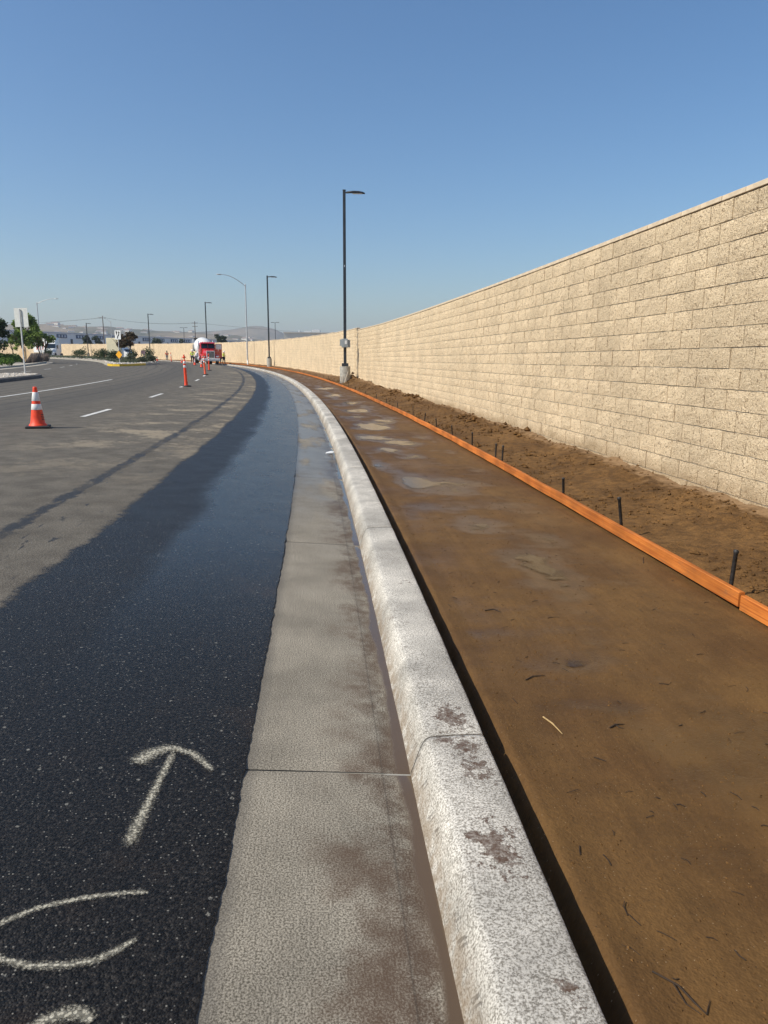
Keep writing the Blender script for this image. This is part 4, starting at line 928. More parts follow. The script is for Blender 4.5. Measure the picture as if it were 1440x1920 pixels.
for s, o, lab in ((75.2, -5.35, 'small cone just left of the two leaning far delineators'), (86.6, -5.4, 'cone in front of the left worker in yellow'), (104.7, -5.1, 'far cone between the orange worker and the near tall delineator'), (124, -5.3, 'farthest cone beside the median bush')):
    c_ = copy_tree(cone0); c_.location = PZ(s, o, 0.008); c_.rotation_euler = (0, 0, rd.uniform(0, 1.5)); tag(c_, lab, 'traffic cone', 'traffic cones')
def delineator_proto(mat):
    e = empty('delineator')
    m_ = MB(); m_.lathe([(0.21, 0.0), (0.21, 0.03), (0.17, 0.05), (0.08, 0.058)], n=8); m_.build('base', M['rubber'], e)
    m_ = MB(); m_.lathe([(0.085, 0.045), (0.072, 0.10), (0.062, 0.3), (0.056, 1.0), (0.052, 1.09), (0.03, 1.115), (0.026, 1.14), (0.026, 1.20), (0.052, 1.215), (0.055, 1.255), (0.03, 1.29), (0.028, 1.32), (0.040, 1.335), (0.030, 1.35)], n=16); m_.build('tube', mat, e)
    m_ = MB(); m_.box((0, 0, 1.235), (0.15, 0.05, 0.05), bev=0.015); m_.build('grab_handle', mat, e)
    for z0, z1 in ((0.80, 0.90), (0.97, 1.07)):
        m_ = MB(); m_.lathe([(0.057, z0), (0.0605, z0+0.003), (0.0585, z1-0.003), (0.055, z1)], n=16); m_.build('collar', M['reflect'], e)
    return e
d0 = delineator_proto(M['orange']); d0.location = PZ(33.2, -5.0, 0.008); d0.rotation_euler = (0, -0.03, 0.2); tag(d0, 'tall orange delineator post nearest the camera, on a black base', 'delineator', 'orange delineator posts')
d1 = delineator_proto(M['orange2']); d1.location = PZ(51.1, -5.15, 0.008); d1.rotation_euler = (0, -0.05, 0); tag(d1, 'faded orange delineator, left of the two in front of the truck grille', 'delineator', 'orange delineator posts')
for s, o, lab in ((62.8, -5.0, 'orange delineator in front of the truck grille, right of the faded one'), (118, -4.4, 'far thin delineator left of the worker in orange')):
    c_ = copy_tree(d0); c_.location = PZ(s, o, 0.008); c_.rotation_euler = (0, rd.uniform(-.03, .03), rd.uniform(0, 2)); tag(c_, lab, 'delineator', 'orange delineator posts')

# ---- signs
e = tag(empty('sign_post', PZ(46.0, -14.95, 0.18), -0.35), 'metal sign post with blank sign backs, on the near island at left', 'sign')
m_ = MB(); m_.box((0, -0.01, 1.74), (0.075, 0.06, 3.62), bev=0.006); m_.build('post', M['galv'], e)
m_ = MB(); m_.prism([(-.47, 2.58), (.47, 2.58), (.49, 2.61), (.49, 3.58), (.47, 3.61), (-.47, 3.61), (-.49, 3.58), (-.49, 2.61)], -0.065, -0.062, Matrix.Rotation(math.pi/2, 4, 'X')); m_.build('sign_panel', M['sign_back'], e)
m_ = MB(); m_.prism([(0, 0.64), (.46, 1.10), (0, 1.56), (-.46, 1.10)], -0.065, -0.062, Matrix.Rotation(math.pi/2, 4, 'X')); tag(m_.build('diamond_panel', M['sign_tan'], e), 'tan back of a diamond sign')
m_ = MB()
for z in (2.8, 3.5, 0.9, 1.3): m_.box((0, 0.035, z), (0.10, 0.012, 0.03))
m_.build('bracket', M['galv'], e)
e = tag(empty('keep_right_sign', PZ(81.0, -13.1, 0.18), -0.35), 'white keep-right sign above a yellow diamond, on the median nose', 'sign')
m_ = MB(); m_.box((0, 0.04, 1.65), (0.055, 0.055, 3.4), bev=0.005); m_.build('post', M['galv'], e)
RX = Matrix.Rotation(math.pi/2, 4, 'X')
m_ = MB(); m_.prism([(-.34, 2.42), (.34, 2.42), (.36, 2.44), (.36, 3.28), (.34, 3.30), (-.34, 3.30), (-.36, 3.28), (-.36, 2.44)], -0.003, 0.003, RX); pn = m_.build('sign_panel', M['label_white'], e)
m_ = MB(); m_.prism([(-.25, 3.2), (-.02, 3.2), (-.13, 2.80)], 0.006, 0.009, RX)
m_.prism([(-.10, 2.50), (0.02, 2.50), (.04, 2.66), (.17, 2.82), (.20, 2.98), (.20, 3.03), (.29, 3.03), (.155, 3.22), (.02, 3.03), (.10, 3.03), (.09, 2.92), (-.06, 2.74)], 0.006, 0.009, RX); m_.build('keep_right_symbol', M['black'], pn)
m_ = MB(); m_.prism([(0, 0.52), (.40, 0.92), (0, 1.32), (-.40, 0.92)], -0.003, 0.003, RX); tag(m_.build('diamond_panel', M['sign_yellow'], e), 'plain yellow diamond plate')
# pink/white small sign in the median bushes
e = tag(empty('small_sign', PZ(93, -10.6, 0.18), -0.1), 'small faded leaning sign among the median bushes', 'sign')
m_ = MB(); m_.box((0, 0.02, 0.5), (0.04, 0.04, 1.1), ry=0.15); m_.build('post', M['galv'], e)
m_ = MB(); m_.box((-0.05, 0, 1.15), (0.5, 0.02, 0.4), ry=0.15); m_.build('sign_panel', plain('faded_pink', (0.62, 0.36, 0.34), 0.6), e)

# ---- vegetation
def leaves(mb_, centers, n, size, rd, tones, flat=1.0):
    tot = sum(c[1].x*c[1].y*c[1].z for c in centers)
    for c, r in centers:
        k = max(6, int(n*(r.x*r.y*r.z)/tot))
        for _ in range(k):
            v = Vector((rd.gauss(0, 1), rd.gauss(0, 1), rd.gauss(0, 1))).normalized()*(rd.random()**0.40)
            p = c + Vector((v.x*r.x, v.y*r.y, v.z*r.z)); a = Vector((rd.gauss(0, 1), rd.gauss(0, 1), rd.gauss(0, .6))).normalized(); b = a.cross(Vector((rd.gauss(0, 1), rd.gauss(0, 1), rd.gauss(0, 1)))).normalized(); L = size*rd.uniform(0.6, 1.3)
            mb_.add([p - a*L, p + b*L*0.55, p + a*L, p - b*L*0.55], [(0, 1, 2, 3)]); tn = rd.random(); tones += [tn]*4
def with_tone(o, tones):
    at = o.data.attributes.new('tone', 'FLOAT', 'POINT'); at.data.foreach_set('value', tones); return o
def tree(loc, h, w, label, mat, seed, n=2600, trunk_h=0.36, blobs=14, multi=1, leaf=0.16, squash=0.8, top=0.35):
    rd_ = random.Random(seed); e = tag(empty('tree', loc), label, 'tree')
    m_ = MB(); cs = []
    for k in range(multi):
        lx = rd_.uniform(-.35, .35)*(multi > 1); bx = Vector((lx*0.6, rd_.uniform(-.2, .2)*(multi > 1), -0.15)); top_ = Vector((lx*2.2 + rd_.uniform(-.2, .2), rd_.uniform(-.3, .3), h*trunk_h))
        m_.tube([bx, bx.lerp(top_, .5) + Vector((rd_.uniform(-.08, .08), 0, 0)), top_], [0.022*h, 0.018*h, 0.014*h], 8)
        for b_ in range(5):
            a = rd_.uniform(0, 6.28); q = top_ + Vector((math.cos(a)*w*0.3, math.sin(a)*w*0.3, h*rd_.uniform(0.16, 0.42)))
            m_.tube([top_ - Vector((0, 0, .1)), top_.lerp(q, .5) + Vector((0, 0, .12)), q], [0.012*h, 0.008*h, 0.003*h], 6)
    m_.build('trunk', M['bark'], e)
    for i in range(blobs):
        a = rd_.uniform(0, 6.28); z = rd_.random(); rr = (1 - abs(z-top)**1.6*1.1)*w/2*rd_.uniform(0.25, 0.85)
        cs.append((Vector((math.cos(a)*rr, math.sin(a)*rr, h*trunk_h + (h*(1-trunk_h)-0.3)*z)), Vector((1, 1, squash))*w*rd_.uniform(0.12, 0.2)))
    cb_ = MB(); tones = []; leaves(cb_, cs, n, leaf, rd_, tones); with_tone(cb_.build('crown', M[mat], e), tones); return e
def shrub(loc, h, w, label, mat, seed, n=500, leaf=0.09, group=None, cat='shrub', name='shrub'):
    rd_ = random.Random(seed); e = tag(empty(name, loc), label, cat, group); m_ = MB(); cs = []
    for i in range(6):
        a = rd_.uniform(0, 6.28); rr = w*0.28*rd_.random(); q = Vector((math.cos(a)*rr, math.sin(a)*rr, h*rd_.uniform(.35, .75))); m_.tube([(0, 0, -.05), q*0.5 + Vector((0, 0, .05)), q], [0.02, 0.015, 0.006], 5); cs.append((q, Vector((w*.3, w*.3, h*.27))))
    m_.build('stems', M['bark'], e); cb_ = MB(); tones = []; leaves(cb_, cs, n, leaf, rd_, tones); with_tone(cb_.build('foliage', M[mat], e), tones); return e
def pL(px, y, h=0.14): # a spot on the far verge seen near image column px at depth y
    x = (px-720)/1380.0*y; return (x, y, G(y) + 0.315 + h)
tree(pL(62, 86), 5.3, 3.9, 'bright green multi-stem tree behind the blank sign at left', 'leaf_green', 21, 3400, 0.40, 18, 2, 0.15)
tree(pL(90, 96), 4.6, 3.3, 'green tree in front of the white semi truck, right of the bright tree', 'leaf_green', 22, 2600, 0.36, 14, 3, 0.15)
tree(pL(3, 84), 5.2, 4.0, 'dark round-headed tree at the left frame edge', 'leaf_dark', 23, 3400, 0.30, 18, 1, 0.15)
tree(pL(38, 98), 3.6, 2.6, 'small tree between the dark and the bright tree, behind the sign post', 'leaf_green', 24, 1400, 0.38, 9, 1, 0.13)
tree(pL(-40, 78), 5.4, 4.4, 'dark tree just outside the left frame edge, branches reaching in', 'leaf_dark', 25, 2400, 0.30, 14, 1, 0.16)
# clipped hedge masses
for i, (px, y, w, h, lab) in enumerate(((2, 66, 3.2, 0.75, 'low clipped green hedge at the left frame edge, nearest'), (10, 80, 4.0, 1.1, 'taller clipped green hedge behind the nearest one at left'), (30, 84, 3.2, 1.0, 'clipped green hedge beside the sign post'), (46, 92, 3, 0.9, 'green hedge mound behind the sign post, right one'))):
    rd_ = random.Random(60+i); e = tag(empty('hedge', pL(px, y)), lab, 'hedge', 'clipped hedges on the far verge'); cb_ = MB(); tones = []
    cs = [(Vector((-w/2 + w*(k+.5)/6, 0, h*0.5)), Vector((w/9, 0.7, h*.5))) for k in range(6)]; leaves(cb_, cs, 1500, 0.085, rd_, tones); with_tone(cb_.build('foliage', M['leaf_hedge'], e), tones)
    m_ = MB()
    for k in range(5): m_.tube([(-w/2 + w*(k+.5)/5, 0, -.05), (-w/2 + w*(k+.5)/5, 0.05, h*.6)], [.03, .01], 5)
    m_.build('stems', M['bark'], e)
# lilac-grey ornamental grasses
rd_ = random.Random(80)
for i, (px, y, w) in enumerate(((62, 80, 1.5), (70, 83, 1.5), (77, 86, 1.5), (84, 89, 1.5), (90, 92, 1.5), (96, 96, 1.4), (67, 88, 1.4), (80, 93, 1.4))):
    e = tag(empty('grass_clump', pL(px, y)), 'lilac-grey ornamental grass clump below the green trees on the far verge', 'grass clump', 'grass clumps on the far verge'); cb_ = MB(); tones = []
    for k in range(260):
        a = rd_.uniform(0, 6.28); rr = w/2*rd_.random(); L = rd_.uniform(0.5, 1.05); b = Vector((math.cos(a)*rr*.6, math.sin(a)*rr*.6, 0)); tp_ = b + Vector((math.cos(a)*L*.45, math.sin(a)*L*.45, L)); sd = Vector((-math.sin(a), math.cos(a), 0))*0.025
        cb_.add([b - sd, b + sd, tp_ + sd*.5, tp_ - sd*.5], [(0, 1, 2, 3)]); tones += [rd_.random()]*4
    with_tone(cb_.build('blades', M['leaf_lilac'], e), tones); m_ = MB(); m_.lathe([(0.2, -.05), (0.18, .1), (.05, .16)], n=7); m_.build('crown_base', M['bark'], e)
# median planting
tree(PZ(92.5, -12.6, 0.18), 3.5, 3.0, 'small reddish-brown umbrella-shaped tree on the median behind the keep-right sign', 'leaf_red', 31, 2800, 0.52, 14, 2, 0.13, 0.55, 0.45)
mspots = [(96, -10.0, 1.9, 2.2, 'leaf_dark', 'large dark bush at the right end of the median'), (90, -9.9, 0.9, 1.7, 'leaf_grey', 'grey-green low bush at the right tip of the median'), (86.5, -10.9, 0.8, 1.4, 'leaf_grey', 'grey-green bush below the leaning small sign'), (88, -12.2, 1.0, 1.5, 'leaf_grey', 'grey-green bush under the median tree'), (98, -13.8, 1.5, 1.9, 'leaf_dark', 'dark bush behind the yellow diamond sign'), (108, -14.6, 1.7, 2.2, 'leaf_dark', 'dark bush left of the keep-right sign'), (118, -14.5, 1.8, 2.4, 'leaf_dark', 'dark bush in front of the far wall, left part of the median'), (112, -13.5, 1.2, 2.0, 'leaf_dark', 'lower dark bush between two taller ones on the median'), (135, -14.8, 2.1, 2.6, 'leaf_dark', 'far dark shrub by the fifth light pole'), (139, -14.6, 1.5, 2.4, 'leaf_dark', 'far low dark shrub beside the shrub at the light pole'), (160, -15, 1.8, 2.6, 'leaf_dark', 'farthest shrub, at the road bend left of the median'), (101, -11.5, 1.6, 2.0, 'leaf_dark', 'dark bush behind the median tree trunk')]
for i, (s, o, h, w, mt, lab) in enumerate(mspots): shrub(PZ(s, o, 0.18), h, w, lab, mt, 100+i, 750, 0.085, 'shrubs on the median')
cb_ = MB(); tones = []; rd_ = random.Random(9)
for k in range(5200):
    s = rd_.uniform(83, 168); a, b = lerp_tab(sorted(pleft), s), lerp_tab(pr, s); o = rd_.uniform(a+0.5, b-0.5) if s > 87 else rd_.uniform(-13.4, -11.8)
    p = PZ(s, o, 0.2 + rd_.random()*0.32); dn = Vector((rd_.gauss(0, 1), rd_.gauss(0, 1), rd_.gauss(0, 1))).normalized()*0.13; sd = dn.cross(Vector((rd_.gauss(0, 1), rd_.gauss(0, 1), 1))).normalized()*0.07
    cb_.add([p-dn, p+sd, p+dn, p-sd], [(0, 1, 2, 3)]); tones += [rd_.random()]*4
with_tone(tag(cb_.build('ground_cover', M['leaf_grey']), 'low grey-green ground cover between the median shrubs', 'ground cover', kind='stuff'), tones)
cb_ = MB(); rd_ = random.Random(19)
for k in range(900):
    s = rd_.uniform(78.9, 96) if k < 560 else rd_.uniform(96, 165); a, b = lerp_tab(sorted(pleft), s), lerp_tab(pr, s)
    o = rd_.uniform(a+.25, b-.25) if s < 84 else (b - rd_.uniform(.25, .9) if rd_.random() < .6 else a + rd_.uniform(.25, .9)); r = rd_.uniform(0.06, 0.15); clod(cb_, PZ(s, o, 0.19 + r*0.4), r, rd_)
tag(cb_.build('cobbles', M['rock']), 'pale cobbles edging the planted median', 'stones', kind='stuff')
cb_ = MB()
for k in range(500):
    s = rd_.uniform(30, 46.3); o = rd_.uniform(-16.3, -13.8); r = rd_.uniform(.03, .07)
    if s > 45 and not (-15.9 < o < -14.6): continue
    clod(cb_, PZ(s, o, 0.2), r, rd_)
tag(cb_.build('island_stones', M['rock']), 'pale stones covering the near island', 'stones', kind='stuff')
# trees against the warehouse, beyond the wall
for i, (px, y, h, w, lab) in enumerate(((178, 260, 8.5, 5, 'far tree in front of the warehouse, left of the cream truck'), (190, 262, 9.5, 7, 'far broad tree in front of the warehouse beside the cream truck'), (298, 270, 7, 7.5, 'far tree in front of the warehouse right of the fourth dark pole'), (344, 275, 8.5, 8, 'far tree in front of the warehouse left of the mixer drum'), (416, 290, 9.5, 7, 'far tree above the wall right of the mixer truck, left one'), (427, 292, 9, 6, 'far tree above the wall right of the mixer truck, right one'))):
    tree(((px-720)/1380*y, y, 1.2), h, w, lab, 'leaf_far', 200+i, 900, 0.25, 9, 1, 0.42)
# houses on the hill
def hill_z(x, y):
    dg = bpy.context.evaluated_depsgraph_get(); return 0
bvh = None
from mathutils.bvhtree import BVHTree
bvh = BVHTree.FromPolygons([v.co.copy() for v in hill.data.vertices], [tuple(p.vertices) for p in hill.data.polygons])
house_w = []
wm = MB().box((0, 0, 4), (22, 13, 9)); tmp = wm.build('walls', M['white_bldg']); hw_me = tmp.data; bpy.data.objects.remove(tmp)
wm = MB().add([(-12, -7.5, 8.4), (12, -7.5, 8.4), (12, 7.5, 8.4), (-12, 7.5, 8.4), (-8, 0, 12), (8, 0, 12)], [(0, 1, 5, 4), (1, 2, 5), (2, 3, 4, 5), (3, 0, 4), (3, 2, 1, 0)]); tmp = wm.build('roof', plain('house_roof', (0.30, 0.22, 0.18), 0.9)); hr_me = tmp.data; bpy.data.objects.remove(tmp)
rd_ = random.Random(44)
for k in range(84):
    b = rd_.uniform(-0.47, -0.16); y0 = rd_.uniform(2010, 2290); x0 = b*y0; hit_ = bvh.ray_cast(Vector((x0, y0, 600)), Vector((0, 0, -1)))
    if hit_[0] is None: continue
    e = tag(empty('hillside_house', hit_[0] - Vector((0, 0, 2)), rd_.uniform(-.6, .6)), 'pale house among others on the hazy hillside above the warehouse', 'house', 'houses on the far hillside'); sc_ = rd_.uniform(0.38, 0.85); e.scale = (sc_*rd_.uniform(.8, 1.5), sc_, sc_*rd_.uniform(.6, 1)); link('walls', hw_me, e); link('roof', hr_me, e)
# white building beyond the wall
e = tag(empty('white_building', (-19.2, 200, 1.2)), 'flat white building top showing over the wall, with rooftop units', 'building')
m_ = MB(); m_.prism([(-7.5, 0), (14, 6), (14, 30), (-7.5, 30)], 0, 7.2); m_.build('walls', M['white_bldg'], e)
m_ = MB(); m_.prism([(-7.7, -.2), (14.2, 5.8), (14.2, 30.2), (-7.7, 30.2)], 7.2, 7.45); m_.build('parapet', M['white_bldg'], e)
for x, w, h in ((-4.2, .5, 0.7), (-1.8, 2.0, .5), (0.4, 2.2, .9)):
    m_ = MB(); m_.box((x, 8, 7.4+h/2), (w, 2, h), bev=.1); m_.build('rooftop_unit', M['galv'], e)

# ================================================================ VEHICLES
def wheel(parent, x, y, r, w, dual=False, chrome=True):
    side = 1 if x > 0 else -1; AX = Matrix.Rotation(math.pi/2, 4, 'Y')
    m_ = MB(); m_.lathe([(r*0.58, -w/2), (r*0.92, -w/2), (r, -w/2+0.04), (r, w/2-0.04), (r*0.92, w/2), (r*0.58, w/2)], c=(x, y, r), n=22, axis=AX); wh_ = m_.build('wheel', M['rubber'], parent)
    m_ = MB(); m_.lathe([(r*0.57, -w/2+.02), (r*0.55, w/2-0.05), (r*0.30, w/2-0.07), (r*0.22, w/2+0.02), (r*.08, w/2+0.04)] if side > 0 else [(r*.08, -w/2-0.04), (r*0.22, -w/2-0.02), (r*0.30, -w/2+0.07), (r*0.55, -w/2+0.05), (r*0.57, w/2-.02)], c=(x, y, r), n=18, axis=AX); m_.build('rim', M['chrome'] if chrome else M['white'], wh_)
    return wh_
def loft(secs, smooth=False):
    """secs: list of (y, [(x, z), ...]) closed sections"""
    m_ = MB(); n = len(secs[0][1]); v = []
    for y, sec in secs: v += [(x, y, z) for x, z in sec]
    m_.add(v, [(i*n+k, (i+1)*n+k, (i+1)*n+(k+1) % n, i*n+(k+1) % n) for i in range(len(secs)-1) for k in range(n)], smooth)
    m_.add(v[:n], [tuple(range(n))]); m_.add(v[-n:], [tuple(range(n-1, -1, -1))]); return m_
def rsec(w, z0, z1, c=0.08, wt=None):
    wt = wt or w; return [(-w/2, z0), (w/2, z0), (w/2, z0+(z1-z0)*.6), (wt/2, z1-c), (wt/2-c, z1), (-wt/2+c, z1), (-wt/2, z1-c), (-w/2, z0+(z1-z0)*.6)]
def mixer_truck(loc, rz):
    e = tag(empty('mixer_truck', loc, rz), 'red concrete mixer truck with white drum and chrome grille, parked at the kerb', 'truck')
    m_ = MB(); m_.box((-.42, 4.8, .82), (.10, 9.2, .28)); m_.box((.42, 4.8, .82), (.10, 9.2, .28))
    for y in (1.0, 3.0, 5, 7, 9): m_.box((0, y, .82), (.8, .12, .2))
    m_.build('chassis', M['dark'], e)
    bp = MB().box((0, .05, .62), (2.46, .28, .36), bev=.05).build('bumper', M['white'], e)
    for sx in (-1, 1): MB().box((sx*.75, -.1, .62), (.22, .03, .12), bev=.01).build('fog_light', M['lamp'], bp)
    hood = loft([(.22, rsec(1.14, .95, 1.78, .10, 1.02)), (.34, rsec(1.24, .92, 1.88, .12, 1.10)), (1.2, rsec(1.42, .90, 2.0, .12, 1.26)), (2.15, rsec(1.78, .90, 2.12, .12, 1.60))]).build('hood', M['red'], e)
    g = MB().box((0, .20, 1.33), (1.12, .06, 1.0), bev=.02).build('grille', M['label_white'], e)
    MB().box((0, .165, 1.33), (.92, .03, .86)).build('grille_mesh', M['dark'], g)
    for i in range(9): MB().box((-.40 + i*.10, .145, 1.33), (.022, .02, .86)).build('grille_bar', M['chrome'], g)
    for sx in (-1, 1):
        v = []; n = 9
        m_ = MB()
        for i in range(n):
            a = math.pi*(1.02 - 1.0*i/(n-1)); yy = 1.15 - .82*math.cos(math.pi - a)*1.0; yy = 1.15 + .82*math.cos(a); zz = .78 + .60*math.sin(a)
            v += [(sx*.60, yy, zz), (sx*1.20, yy, zz-.02), (sx*1.23, yy, zz-.14), (sx*.60, yy, zz-.05)]
        m_.add(v, [(i*4+k, i*4+(k+1) % 4, i*4+4+(k+1) % 4, i*4+4+k) for i in range(n-1) for k in range(4)], True); m_.add(v[:4], [(0, 1, 2, 3)]); m_.add(v[-4:], [(3, 2, 1, 0)])
        m_.box((sx*.90, .42, 1.02), (.55, .30, .42), bev=.06); f_ = m_.build('fender', M['red'], e)
        MB().box((sx*.92, .255, 1.06), (.36, .05, .20), bev=.02).build('headlight', M['lamp'], f_)
        wheel(e, sx*1.02, 1.15, .52, .30)
        for y in (6.5, 7.85): wheel(e, sx*.95, y, .52, .55)
        MB().tube([(sx*1.0, 3.9, .95), (sx*1.0, 3.9, 3.0), (sx*1.0, 3.98, 3.25)], [.085, .075, .075], 10).build('exhaust_stack', M['chrome'], e)
        mr = MB().box((sx*1.42, 2.2, 2.15), (.06, .16, .62), bev=.03).build('mirror', M['chrome'], e); MB().tube([(sx*1.02, 2.3, 2.5), (sx*1.42, 2.2, 2.5)], .015, 6).tube([(sx*1.02, 2.3, 1.8), (sx*1.42, 2.2, 1.8)], .015, 6).build('mirror_arm', M['chrome'], mr)
        MB().lathe([(.30, -.55), (.32, -.5), (.32, .5), (.30, .55)], c=(sx*.98, 3.1, .78), n=14, axis=Matrix.Rotation(math.pi/2, 4, 'X')).build('fuel_tank', M['chrome'], e)
        MB().box((sx*1.0, 7.2, 1.16), (.6, 2.9, .06), bev=.02).box((sx*1.0, 5.75, .95), (.6, .05, .45)).build('rear_fender', M['white'], e)
    cab = loft([(2.05, rsec(2.06, .95, 2.12, .06, 2.0)), (2.14, rsec(2.1, .92, 2.16, .06, 2.0)), (2.42, rsec(2.14, .92, 2.98, .10, 1.94)), (2.6, rsec(2.14, .92, 3.03, .12, 1.94)), (3.65, rsec(2.14, .92, 3.03, .12, 1.94))]).build('cab', M['red'], e)
    m_ = MB(); m_.add([(-.90, 2.118, 2.20), (.90, 2.118, 2.20), (.86, 2.375, 2.86), (-.86, 2.375, 2.86)], [(0, 1, 2, 3)]); m_.add([(-.90, 2.16, 2.20), (.90, 2.16, 2.20), (.86, 2.40, 2.86), (-.86, 2.40, 2.86)], [(3, 2, 1, 0)]); ws = m_.build('windshield', M['glass'], cab)
    MB().box((0, 2.235, 2.53), (.04, .03, .70), rx=-.36).build('pillar', M['red'], cab)
    MB().box((0, 2.18, 2.93), (1.9, .42, .05), rx=.35, bev=.012).build('sun_visor', M['red'], cab)
    for i in range(5): MB().lathe([(.05, 0), (.06, .04), (.03, .09)], c=(-.6 + i*.3, 2.62, 3.03), n=8).build('marker_lamp', M['sign_yellow'], cab)
    for sx in (-1, 1): MB().box((sx*1.065, 2.95, 2.42), (.03, .85, .62)).build('side_window', M['glass'], cab)
    # open door on the kerb side: hinged at the front edge and swung out
    d_ = empty('door', (1.09, 2.45, 0)); d_.parent = e; d_.rotation_euler = (0, 0, -1.15)
    MB().box((0, .52, 1.50), (.06, 1.02, 1.15), bev=.02).build('door_panel', M['red'], d_)
    m_ = MB()
    for y in (.04, 1.0): m_.box((0, y, 2.42), (.05, .06, .72))
    m_.box((0, .52, 2.80), (.05, 1.02, .06)); m_.build('window_frame', M['red'], d_); MB().box((0, .52, 2.42), (.012, .92, .70)).build('window_pane', M['lamp'], d_)
    # drum
    ax = Matrix.Rotation(R(-78), 4, 'X')           # +Z turned towards +Y and slightly up
    prof = [(.30, -.1), (.62, .0), (.80, .25), (1.16, 1.25), (1.24, 1.7), (1.24, 2.5), (1.17, 3.0), (.88, 4.2), (.66, 5.0), (.64, 5.12), (.50, 5.14)]
    dr = MB().lathe(prof, c=(0, 3.95, 2.02), n=28, axis=ax).build('drum', M['white'], e)
    MB().lathe([(1.25, 1.95), (1.275, 1.97), (1.275, 2.12), (1.25, 2.14)], c=(0, 3.95, 2.02), n=28, axis=ax).build('drum_band', M['label_white'], dr)
    MB().box((0, 4.0, 1.45), (.9, .5, 1.1), bev=.06).build('front_pedestal', M['dark'], e)
    MB().box((0, 8.6, 1.85), (1.3, .25, 2.0), taper=(.7, 1)).build('rear_pedestal', M['dark'], e)
    m_ = MB(); m_.add([(-.7, 8.6, 3.75), (.7, 8.6, 3.75), (.75, 9.8, 3.75), (-.75, 9.8, 3.75), (-.25, 8.9, 2.85), (.25, 8.9, 2.85), (.25, 9.3, 2.85), (-.25, 9.3, 2.85)], [(0, 1, 5, 4), (1, 2, 6, 5), (2, 3, 7, 6), (3, 0, 4, 7), (7, 6, 5, 4)]); m_.build('hopper', M['dark'], e)
    MB().box((-.75, 8.9, 2.35), (.55, .7, .95), bev=.05).build('fold_chute', M['dark'], e)
    MB().lathe([(.28, -.5), (.30, -.45), (.30, .45), (.28, .5)], c=(-1.02, 4.75, 1.35), n=14, axis=Matrix.Rotation(math.pi/2, 4, 'X')).build('water_tank', M['white'], e)
    m_ = MB()
    for sx in (-.16, .16): m_.tube([(-1.12 + 0, 8.3 + sx, .6), (-1.05, 8.3 + sx, 3.6)], .02, 6)
    for i in range(9): m_.tube([(-1.11, 8.14, .75 + i*.33), (-1.11, 8.46, .75 + i*.33)], .015, 6)
    m_.build('ladder', M['white'], e)
    MB().box((0, -.115, .62), (.42, .012, .15)).build('licence_plate', M['label_white'], bp)
    return e
hs = frame(100)[2]
mixer_truck(PZ(100.0, -2.0, -0.02), -hs + 0.02).scale = (.95, .95, .94)

def semi_truck(loc, rz):
    e = tag(empty('semi_truck', loc, rz), 'white semi truck with trailer coming round the bend behind the left trees', 'truck')
    W = M['white']
    hood = loft([(.1, rsec(1.5, .55, 1.35, .12, 1.3)), (.35, rsec(1.9, .5, 1.6, .14, 1.6)), (1.5, rsec(2.2, .5, 1.85, .14, 1.9))]).build('hood', W, e)
    cab = loft([(1.4, rsec(2.3, .5, 1.9, .1, 2.2)), (1.9, rsec(2.4, .5, 2.85, .14, 2.1)), (2.4, rsec(2.44, .5, 3.3, .2, 2.1)), (3.4, rsec(2.46, .5, 4.0, .25, 2.2)), (4.6, rsec(2.46, .5, 4.05, .2, 2.3))]).build('cab', W, e)
    m_ = MB(); m_.add([(-1.02, 1.40, 1.92), (1.02, 1.40, 1.92), (.98, 1.86, 2.78), (-.98, 1.86, 2.78)], [(0, 1, 2, 3)]); m_.add([(-1.02, 1.5, 1.92), (1.02, 1.5, 1.92), (.98, 1.92, 2.78), (-.98, 1.92, 2.78)], [(3, 2, 1, 0)]); m_.build('windshield', M['glass'], cab)
    for sx in (-1, 1): MB().box((sx*1.21, 2.45, 2.2), (.04, .9, .6)).build('side_window', M['glass'], cab)
    MB().box((0, .08, 1.0), (1.15, .06, .72), bev=.04).build('grille', M['dark'], e)
    bp = MB().box((0, .15, .42), (2.35, .35, .34), bev=.08).build('bumper', M['dark'], e)
    for sx in (-1, 1):
        MB().box((sx*.88, .28, 1.02), (.34, .2, .3), bev=.05, rz=-sx*.4).build('headlight', M['lamp'], e)
        MB().box((sx*1.42, 1.75, 2.2), (.14, .2, .75), bev=.04).build('mirror', M['dark'], e)
        for y in (1.1, 4.6, 5.9): wheel(e, sx*1.02, y, .5, .32 if y < 2 else .5)
    tr_ = MB().box((0, 4.0, 2.55), (2.55, 8.4, 2.85), bev=.04).build('trailer', W, e); tr_.location = (0, 5.2, 0); tr_.rotation_euler = (0, 0, 0.6)
    for i in range(4):
        for sx in (-1, 1): MB().box((sx*1.285, 1.0 + i*1.6, 2.35), (.015, .5, 1.6), rx=.6).build('stripe', M['rail'], tr_)
    for sx in (-1, 1):
        for y in (6.2, 7.5):
            w_ = wheel(tr_, sx*.95, y, .5, .5)
    MB().box((0, 3.6, .9), (1.0, 6, .3)).build('chassis', M['dark'], e)
    return e
semi_truck((-66.6, 149, G(149)+0.30), 0.18)
